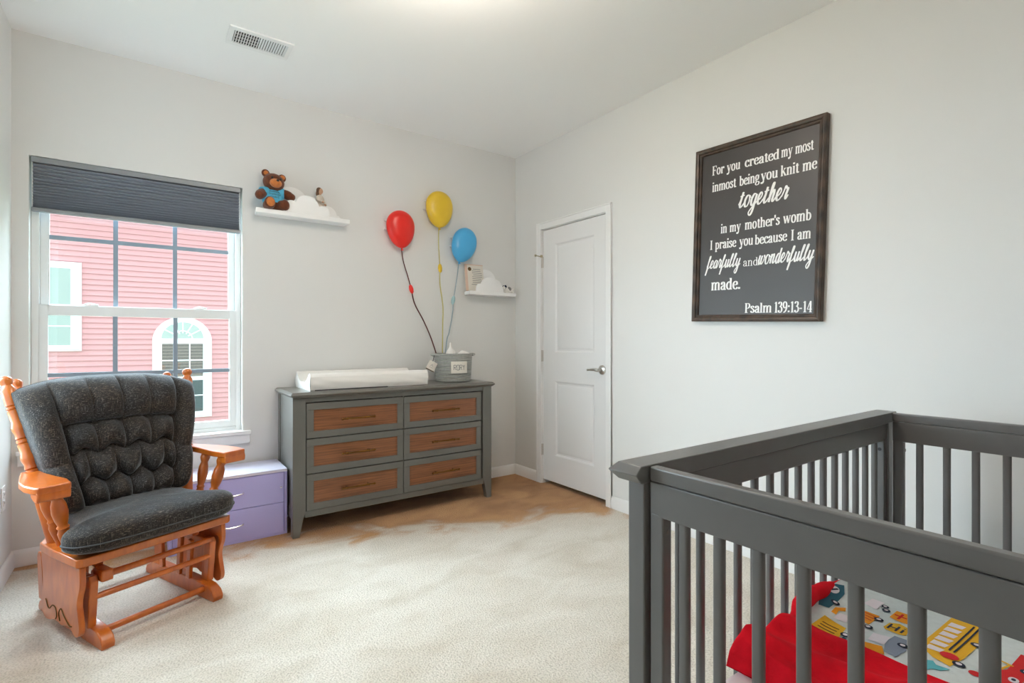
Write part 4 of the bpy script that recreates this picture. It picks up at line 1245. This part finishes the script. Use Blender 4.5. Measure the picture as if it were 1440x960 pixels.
sf = [(-0.287, 0.012), (-0.27, 0.0), (0.27, 0.0), (0.287, 0.012), (0.292, 0.20), (0.288, 0.34), (0.25, 0.40), (-0.25, 0.40), (-0.288, 0.34), (-0.292, 0.20)]
MB().prism(sf, 'z', 0.318, 0.350).build('seat_frame', O, gl, bevel=0.004)
for zz, yy in ((0.62, 0.43), (0.86, 0.505)):
    MB().box(-0.27, 0.27, yy, yy + 0.022, zz, zz + 0.07).build('back_rail', O, gl, bevel=0.004)
for x0, x1, yy, zz, r in ((-0.21, 0.21, 0.045, 0.040, 0.013), (-0.215, 0.215, 0.05, 0.177, 0.012), (-0.182, 0.215, 0.045, 0.252, 0.0125), (-0.20, 0.20, 0.56, 0.05, 0.013), (-0.2, 0.2, 0.49, 0.24, 0.012)):
    MB().lathe((x0, yy, zz), (x1, yy, zz), [(0, r * .85), (0.06, r), (0.94, r), (1, r * .85)], 14).build('crossbar', O, gl, angle=60)
MB().box(-0.205, -0.165, 0.02, 0.10, 0.232, 0.275).build('stop_block', O, gl, bevel=0.006)
MB().lathe((0.19, 0.075, 0.235), (0.165, 0.075, 0.235), [(0, 0.010), (1, 0.009)], 12).build('pivot_bolt', M['black'], gl)
MB().box(0.09, 0.205, 0.10, 0.30, 0.308, 0.317).build('seat_plate', M['lilac'], gl)

# seat cushion
sc_ = MB()
cw_, cd_, chh = 0.318, 0.215, 0.058
zc = 0.410


def seat_fn(u, v):
    sp = lambda q, k: math.copysign(abs(q) ** k, q)
    th, ph = 2 * math.pi * u, -math.pi / 2 + math.pi * v
    cz, sz = max(math.cos(ph), 0.0), math.sin(ph)
    x = sp(math.cos(th), 0.42) * cz ** 0.38; y = sp(math.sin(th), 0.42) * cz ** 0.38; zz = sp(sz, 0.55)
    crown = 0.016 * (1 - x * x) * (1 - y * y) if zz > 0 else 0
    yy = 0.165 + cd_ * y
    k = min(1.0, max(0.0, (yy - 0.055) / 0.075)); k = k * k * (3 - 2 * k)
    return Vector(((cw_ * (1 - k) + 0.232 * k) * x, yy, zc + chh * zz + crown + 0.003 * noise.noise(Vector((x * 4, y * 4, 2)))))


sc_.grid(seat_fn, 96, 48)
sco = sc_.build('seat_cushion', M['fabric'], gl, angle=180)
pp = []
for k in range(120):
    u = k / 120
    p_ = seat_fn(u, 0.49)
    c_ = Vector((0, 0.165, p_.z))
    pp.append(c_ + (p_ - c_) * 1.006 + Vector((0, 0, 0.001)))
MB().tube(pp, 0.0028, 6, closed=True).build('piping', M['piping'], sco)

# tufted back cushion
zb0 = 0.455


def lump(q, k=0.5):
    return abs(math.sin(math.pi * q)) ** k


def back_fn(s, t, front):
    w = 0.232 + 0.112 * t ** 0.75
    zt = 1.0 - 0.055 * abs(s) ** 3
    zz = zb0 + t * (zt - zb0)
    x = s * w
    yb = 0.305 + 0.298 * (zz - 0.34)
    e = max(0.0, 1 - abs(s) ** 4.5) ** 0.42 * max(0.0, 1 - max(0, (t - 0.62) / 0.38) ** 3.2) ** 0.45 * max(0.0, 1 - max(0, (0.2 - t) / 0.2) ** 3) ** 0.4
    if not front:
        return Vector((x, yb - 0.012 + 0.03 * e, zz))
    TB, SB = 0.655, 0.68
    side = abs(s) > SB
    top = t > TB
    if top and not side:
        b_ = 0.074 * lump((t - TB) / 0.46, 0.5) * (0.55 + 0.45 * lump((s + SB) / 0.34, 0.5)) + 0.012
    elif side:
        sg_ = lump((t + 0.02) / 0.40, 0.5) if t < 0.38 else lump((t - 0.38) / 0.74, 0.5)
        b_ = 0.080 * lump((abs(s) - SB) / 0.46, 0.5) * (0.45 + 0.55 * sg_) + 0.008
    else:
        sag = 0.022 * math.cos(s * 18.5)
        q = (t + sag) / 0.2183
        row = math.floor(q)
        col = s / 0.34 + (0.5 if row % 2 else 0.0)
        edge = min(1, (SB - abs(s)) / 0.05) * min(1, (TB - t) / 0.04)
        b_ = 0.060 * lump(q, 0.5) * (0.30 + 0.70 * lump(col, 0.5)) * (0.25 + 0.75 * max(0, edge) ** 0.5)
    y = yb - 0.018 - 0.058 * e - b_ * (e ** 0.5)
    y += 0.003 * noise.noise(Vector((x * 18, zz * 18, 0.5)))
    return Vector((x, y, zz + 0.004 * noise.noise(Vector((x * 10, zz * 6, 4.0))) * e))


bc = MB()
bc.grid(lambda u, v: back_fn(-1 + 2 * u, v, True), 150, 120)
bc.grid(lambda u, v: back_fn(-1 + 2 * u, v, False), 150, 120)
bco = bc.build('back_cushion', M['fabric'], gl, angle=180)
for s, t in ((0.0, 0.415), (-0.34, 0.415), (0.34, 0.415), (-0.17, 0.24), (0.17, 0.24)):
    p_ = back_fn(s, t, True)
    MB().ell((p_.x, p_.y - 0.004, p_.z), (0.008, 0.005, 0.008), None, 14).build('tuft_button', M['fabric'], bco)

# ------------------------------------------------------------------ crib
CX0, CX1, CY0, CY1, CT = -1.752, -0.340, -3.640, -2.872, 0.888
cb = thing('crib', 'dark grey slatted baby crib with a low mattress, near right', 'crib', (0, 0, 0))
G = M['crib']


def rr_box(cx, cy, hx_, hy_, z0, z1, r=0.006):
    pts = []
    for qx, qy, a0 in ((1, 1, 0), (-1, 1, 90), (-1, -1, 180), (1, -1, 270)):
        for a in (0, 30, 60, 90):
            pts.append((cx + qx * (hx_ - r) + r * math.cos(R(a0 + a)), cy + qy * (hy_ - r) + r * math.sin(R(a0 + a))))
    return MB().prism(pts, 'z', z0, z1)


def long_side(yc, cap_out):
    """one long side: beaked cap, top rail, bottom rail, slats, flat end bars"""
    y0, y1 = (yc, yc + 0.05) if cap_out > 0 else (yc - 0.05, yc)
    # cap: flat inside, beaked on the outer side and on both ends
    zt, zr, zb_ = CT, CT - 0.018, CT - 0.038
    def cring(e, zz):
        xa, xb = CX0 - 0.012 - e, CX1 + 0.012 + e
        if cap_out > 0:
            ya, ybk = y0 - 0.004, y1 + 0.008 + e
            return [Vector((xa, ya, zz)), Vector((xb, ya, zz)), Vector((xb, ybk, zz)), Vector((xa, ybk, zz))]
        ya, ybk = y1 + 0.004, y0 - 0.008 - e
        return [Vector((xa, ybk, zz)), Vector((xb, ybk, zz)), Vector((xb, ya, zz)), Vector((xa, ya, zz))]
    MB().rings([cring(0.003, zb_), cring(0.020, zr), cring(0.003, zt)]).build('top_cap', G, cb, bevel=0.002, angle=20)
    ym = yc + (0.024 if cap_out > 0 else -0.024)
    xl, xr = CX0 + 0.04, CX1 - 0.04
    MB().box(xl, xr, ym - 0.011, ym + 0.011, 0.782, 0.849).box(xl, xr, ym - 0.014, ym + 0.010, 0.785, 0.846).build('top_rail', G, cb, bevel=0.003)
    MB().box(xl, xr, ym - 0.012, ym + 0.012, 0.16, 0.23).build('bottom_rail', G, cb, bevel=0.003)
    for k in range(15):
        xx = -0.452 - 0.082 * k
        rr_box(xx, ym, 0.0105, 0.0085, 0.225, 0.79).build('slat', G, cb, angle=40)
    for xx in (xl + 0.014, xr - 0.014):
        o = MB().box(xx - 0.014, xx + 0.014, ym - 0.016, ym + 0.012, 0.16, 0.79).build('end_bar', G, cb, bevel=0.003)
        sx = -1 if xx > -1 else 1
        MB().lathe((xx + (-0.0145 if sx < 0 else 0.0145), ym - 0.002, 0.752), (xx + (-0.0155 if sx < 0 else 0.0155), ym - 0.002, 0.752), [(0, 0.006), (1, 0.006)], 14).build('bolt_hole', M['black'], o)
    for xx in (CX0, CX1 - 0.044):
        MB().box(xx, xx + 0.044, y0 + 0.002, y1 - 0.004, 0.0, zb_ + 0.001).build('leg', G, cb, bevel=0.003)


def short_side(xc, inner):
    """one short side between the long ones; inner = +1 when the crib lies towards +x"""
    xa, xb = (xc, xc + 0.024) if inner > 0 else (xc - 0.024, xc)
    ya, yb = CY0 + 0.002, CY1 - 0.006
    # top rail: upper and lower board with a groove between
    MB().box(xa, xb, ya, yb, 0.855, CT - 0.002).build('top_rail', G, cb, bevel=0.004, seg=3)
    MB().box(xa + 0.0015, xb - 0.0015, ya, yb, 0.783, 0.8535).build('apron_rail', G, cb, bevel=0.002)
    MB().box(xa, xb, ya, yb, 0.16, 0.23).build('bottom_rail', G, cb, bevel=0.003)
    xm = (xa + xb) / 2
    for yy in (ya + 0.017, yb - 0.017):
        o = MB().box(xa + 0.001, xb + 0.006 if inner > 0 else xb - 0.001, yy - 0.017, yy + 0.017, 0.16, 0.79).build('end_bar', G, cb, bevel=0.004)
        s_ = -1 if yy > -3.2 else 1
        MB().lathe((xm + 0.006, yy + s_ * 0.0165, 0.752), (xm + 0.006, yy + s_ * 0.0178, 0.752), [(0, 0.006), (1, 0.006)], 14).build('bolt_hole', M['grey_top'], o)
    n = 9
    y = -2.957
    for k in range(n):
        yy = y - k * 0.0762
        if yy < ya + 0.04:
            break
        rr_box(xm, yy, 0.0085, 0.0105, 0.225, 0.79).build('slat', G, cb, angle=40)


long_side(CY1, 1)
long_side(CY0, -1)
short_side(CX0 + 0.008, 1)
short_side(CX1 - 0.008, -1)
MB().box(CX0 + 0.05, CX1 - 0.05, CY0 + 0.02, CY1 - 0.02, 0.215, 0.228).build('mattress_support', G, cb)

# mattress
mt = thing('crib_mattress', 'crib mattress in a white and pink sheet inside the grey crib', 'mattress', (0, 0, 0))
mm = MB().ell(((CX0 + CX1) / 2 + 0.0, (CY0 + CY1) / 2 - 0.004, 0.300), ((CX1 - CX0) / 2 - 0.048, (CY1 - CY0) / 2 - 0.022, 0.071), None, 80, 0.12, 0.3)
mm.build('mattress_body', M['sheet'], mt, angle=180)

# blanket: printed fleece side up, red back folded over along the left
bl = thing('fleece_blanket', 'red fleece blanket with colourful vehicle print bunched on crib mattress', 'blanket', (0, 0, 0))


def bz(x, y):
    """height of the printed side"""
    a = 0.392 + 0.008 * noise.noise(Vector((x * 5, y * 5, 0.3)))
    a += 0.05 * max(0.0, 1 - (y + 2.895) / -0.10 * 1.0) ** 2 * (1 if y > -2.995 else 0) * 0.6 if y > -2.995 else 0
    return a


pf = MB()
PX0, PX1, PY0, PY1 = -1.215, -0.50, -3.53, -2.905
pf.grid(lambda u, v: Vector((PX0 + (PX1 - PX0) * u, PY0 + (PY1 - PY0) * v, bz(PX0 + (PX1 - PX0) * u, PY0 + (PY1 - PY0) * v))), 60, 60)
pf.grid(lambda u, v: Vector((PX0 + (PX1 - PX0) * u, PY0 + (PY1 - PY0) * v, 0.3725)), 2, 2)
pal = ['p_orange', 'p_yellow', 'p_navy', 'p_teal', 'p_aqua', 'p_grey', 'p_white', 'p_red', 'p_brown']
ix = {k: i + 1 for i, k in enumerate(pal)}


def flat(col, pts, lift=1):
    pf.mi = ix[col]
    n = len(pts)
    if n > 4:
        cx_, cy_ = sum(p[0] for p in pts) / n, sum(p[1] for p in pts) / n
    hl = 0.0008 * lift
    # triangulated and laid on the cloth
    bm2 = bmesh.new()
    vs = [bm2.verts.new((x, y, 0)) for x, y in pts]
    bm2.faces.new(vs)
    bmesh.ops.triangulate(bm2, faces=bm2.faces[:])
    bmesh.ops.subdivide_edges(bm2, edges=bm2.edges[:], cuts=2, use_grid_fill=True)
    for f_ in bm2.faces:
        pf._f([pf.bm.verts.new((v.co.x, v.co.y, bz(v.co.x, v.co.y) + 0.001 + hl)) for v in f_.verts])
    bm2.free()
    pf.mi = 0


def disc(col, x, y, rx, ry, lift=1):
    flat(col, [(x + rx * math.cos(2 * math.pi * k / 16), y + ry * math.sin(2 * math.pi * k / 16)) for k in range(16)], lift)


def wheel(x, y, r=0.012):
    disc('p_navy', x, y, r, r, 3); disc('p_white', x, y, r * 0.5, r * 0.5, 4)


def seg(col, a, c, w, lift=2):
    a, c = Vector(a), Vector(c)
    nrm = (c - a).normalized(); nrm = Vector((-nrm.y, nrm.x)) * w / 2
    flat(col, [tuple(a + nrm), tuple(c + nrm), tuple(c - nrm), tuple(a - nrm)], lift)


def vehicles(ox, oy):
    sft = lambda pts: [(x + ox, y + oy) for x, y in pts]
    # school bus
    flat('p_yellow', sft([(-0.80, -3.155), (-0.80, -3.227), (-0.944, -3.235), (-1.037, -3.231), (-1.101, -3.221), (-1.088, -3.185), (-1.060, -3.158), (-1.025, -3.150)]))
    for k in range(6):
        x = -1.055 + 0.036 * k
        flat('p_white', sft([(x, -3.161), (x + 0.028, -3.163), (x + 0.026, -3.194), (x + 0.004, -3.190)]), 2)
    seg('p_navy', (-1.021 + ox, -3.200 + oy), (-0.83 + ox, -3.206 + oy), 0.004, 3); seg('p_navy', (-1.026 + ox, -3.210 + oy), (-0.83 + ox, -3.217 + oy), 0.004, 3)
    disc('p_red', -1.053 + ox, -3.208 + oy, 0.017, 0.018, 3)
    wheel(-1.076 + ox, -3.231 + oy); wheel(-0.935 + ox, -3.233 + oy)
    # Hi on a yellow bubble
    flat('p_yellow', sft([(-1.029, -3.066), (-0.991, -3.068), (-0.975, -3.085), (-0.985, -3.112), (-1.032, -3.116), (-1.040, -3.104), (-1.040, -3.074)]))
    for a, c in (((-1.030, -3.075), (-0.995, -3.075)), ((-1.030, -3.092), (-0.995, -3.092)), ((-1.013, -3.075), (-1.013, -3.092)), ((-1.030, -3.104), (-1.006, -3.104)), ((-1.000, -3.104), (-0.996, -3.104))):
        seg('p_navy', (a[0] + ox, a[1] + oy), (c[0] + ox, c[1] + oy), 0.005)
    # ambulance
    flat('p_orange', sft([(-0.955, -3.056), (-0.900, -3.056), (-0.895, -3.09), (-0.96, -3.10), (-0.963, -3.075)]))
    seg('p_red', (-0.952 + ox, -3.074 + oy), (-0.910 + ox, -3.074 + oy), 0.006); seg('p_red', (-0.930 + ox, -3.060 + oy), (-0.930 + ox, -3.088 + oy), 0.007)
    wheel(-0.926 + ox, -3.039 + oy, 0.010)
    # grey truck with a white cab
    flat('p_grey', sft([(-1.110, -3.096), (-1.057, -3.100), (-1.054, -3.125), (-1.109, -3.140), (-1.157, -3.133), (-1.153, -3.108)]))
    flat('p_white', sft([(-1.087, -3.063), (-1.075, -3.097), (-1.126, -3.099), (-1.130, -3.066)]), 2)
    wheel(-1.094 + ox, -3.128 + oy, 0.011)
    flat('p_orange', sft([(-1.15, -3.056), (-1.134, -3.098), (-1.166, -3.113), (-1.184, -3.070)]))
    # aqua creature
    flat('p_aqua', sft([(-1.119, -3.170), (-1.105, -3.191), (-1.118, -3.200), (-1.113, -3.225), (-1.134, -3.213), (-1.143, -3.197), (-1.163, -3.190), (-1.150, -3.170)]))
    # fire engine
    flat('p_red', sft([(-1.029, -3.285), (-1.003, -3.300), (-0.90, -3.306), (-0.90, -3.330), (-1.015, -3.336), (-1.057, -3.328), (-1.089, -3.303)]))
    disc('p_white', -1.044 + ox, -3.318 + oy, 0.013, 0.009, 2); disc('p_navy', -1.044 + ox, -3.318 + oy, 0.006, 0.004, 3)
    seg('p_yellow', (-0.968 + ox, -3.276 + oy), (-0.977 + ox, -3.306 + oy), 0.006); seg('p_yellow', (-0.977 + ox, -3.300 + oy), (-1.02 + ox, -3.290 + oy), 0.005)
    wheel(-0.985 + ox, -3.330 + oy); disc('p_red', -1.085 + ox, -3.262 + oy, 0.012, 0.012)


vehicles(0, 0)
# dump truck, lorry and dog nearest the slats
flat('p_yellow', [(-1.200, -2.950), (-1.101, -2.953), (-1.118, -3.012), (-1.200, -3.020)])
for k in range(4):
    seg('p_brown', (-1.178 + 0.014 * k, -2.962), (-1.182 + 0.014 * k, -3.004), 0.004)
flat('p_teal', [(-1.204, -2.955), (-1.212, -2.955), (-1.214, -3.02), (-1.170, -3.034), (-1.166, -3.024), (-1.203, -3.02)], 2)
flat('p_orange', [(-0.974, -2.995), (-0.974, -3.040), (-1.050, -3.040), (-1.042, -3.018)])
for k in range(3):
    seg('p_red', (-0.985 - 0.014 * k, -3.000), (-0.99 - 0.016 * k, -3.036), 0.004)
flat('p_orange', [(-1.067, -2.955), (-1.033, -2.952), (-1.005, -2.968), (-1.026, -2.975), (-1.041, -2.964), (-1.069, -2.968)])
flat('p_white', [(-1.09, -2.97), (-1.05, -2.97), (-1.04, -3.00), (-1.09, -3.00)])
flat('p_teal', [(-1.037, -2.912), (-0.982, -2.908), (-0.923, -2.908), (-0.897, -2.922), (-0.939, -2.939), (-0.994, -2.944), (-1.056, -2.945), (-1.074, -2.925)])
disc('p_white', -0.955, -2.918, 0.022, 0.011, 2); seg('p_navy', (-0.975, -2.912), (-0.94, -2.922), 0.005, 3)
for x, y in ((-1.013, -2.944), (-1.0, -3.046), (-1.067, -3.044), (-1.155, -3.024)):
    wheel(x, y, 0.011)
flat('p_white', [(-0.93, -2.985), (-0.88, -2.99), (-0.88, -3.02), (-0.94, -3.02)]); wheel(-0.905, -3.03, 0.009)
pf.build('printed_side', [M['fleece_white']] + [M[k] for k in pal], bl, angle=60, recalc=False)


def red_fn(u, v):
    """bunched red fold: u from the left edge to the print, v from near to far"""
    y = -3.54 + 0.645 * v
    x0 = -1.500 - 0.02 * math.sin(9 * y) + 0.05 * max(0, (-3.15 - y)) * 1.2
    x1 = -1.178 + 0.01 * math.sin(11 * y)
    x = x0 + (x1 - x0) * u
    prof_ = 0.376 + 0.070 * min(1, u / 0.06) ** 0.5 * (1 - 0.62 * max(0, (u - 0.15) / 0.85) ** 0.85)
    f1 = 0.021 * math.sin(10 * u + 9 * y + 1.6 * math.sin(6 * y)) * min(1, u * 5) * (1 - u * 0.6)
    f2 = 0.016 * noise.noise(Vector((x * 8, y * 6, 2.0)))
    far = 0.030 * max(0, (y + 3.02) / 0.13) ** 1.5 if y > -3.02 else 0
    end = 1 if u < 0.97 else 1 - (u - 0.97) / 0.03
    zz = prof_ + (f1 + f2 + far * (1 - 0.4 * u)) * min(1, u * 8) * end
    if u > 0.97:
        zz = zz * end + 0.396 * (1 - end)
    ev = min(1.0, max(0.0, (1 - v) / 0.04)) ** 0.5
    zz = 0.374 + (zz - 0.374) * ev
    return Vector((x - (0.012 * math.sin(math.pi * min(1, u / 0.1)) if u < 0.1 else 0), y, zz))


rd = MB()
rd.grid(red_fn, 90, 110)
rd.grid(lambda u, v: Vector((red_fn(u, v).x, red_fn(u, v).y, 0.3735)), 20, 20)
rd.build('red_fold', M['fleece_red'], bl, angle=180)
# red hem rising along the far slats
hem = crom([(-1.26, -2.945, 0.405), (-1.16, -2.915, 0.425), (-1.06, -2.902, 0.422), (-0.96, -2.897, 0.408), (-0.87, -2.893, 0.395), (-0.70, -2.892, 0.388)], 10)
MB().tube([p + Vector((0, 0.002 * math.sin(i * 0.7), 0.004 * noise.noise(p * 14))) for i, p in enumerate(hem)], [0.014 + 0.010 * math.sin(math.pi * i / (len(hem) - 1)) ** 1.0 * (1 - 0.5 * i / len(hem)) - (0.005 if i > len(hem) * 0.7 else 0) for i in range(len(hem))], 16).build('red_hem', M['fleece_red'], bl, angle=180)
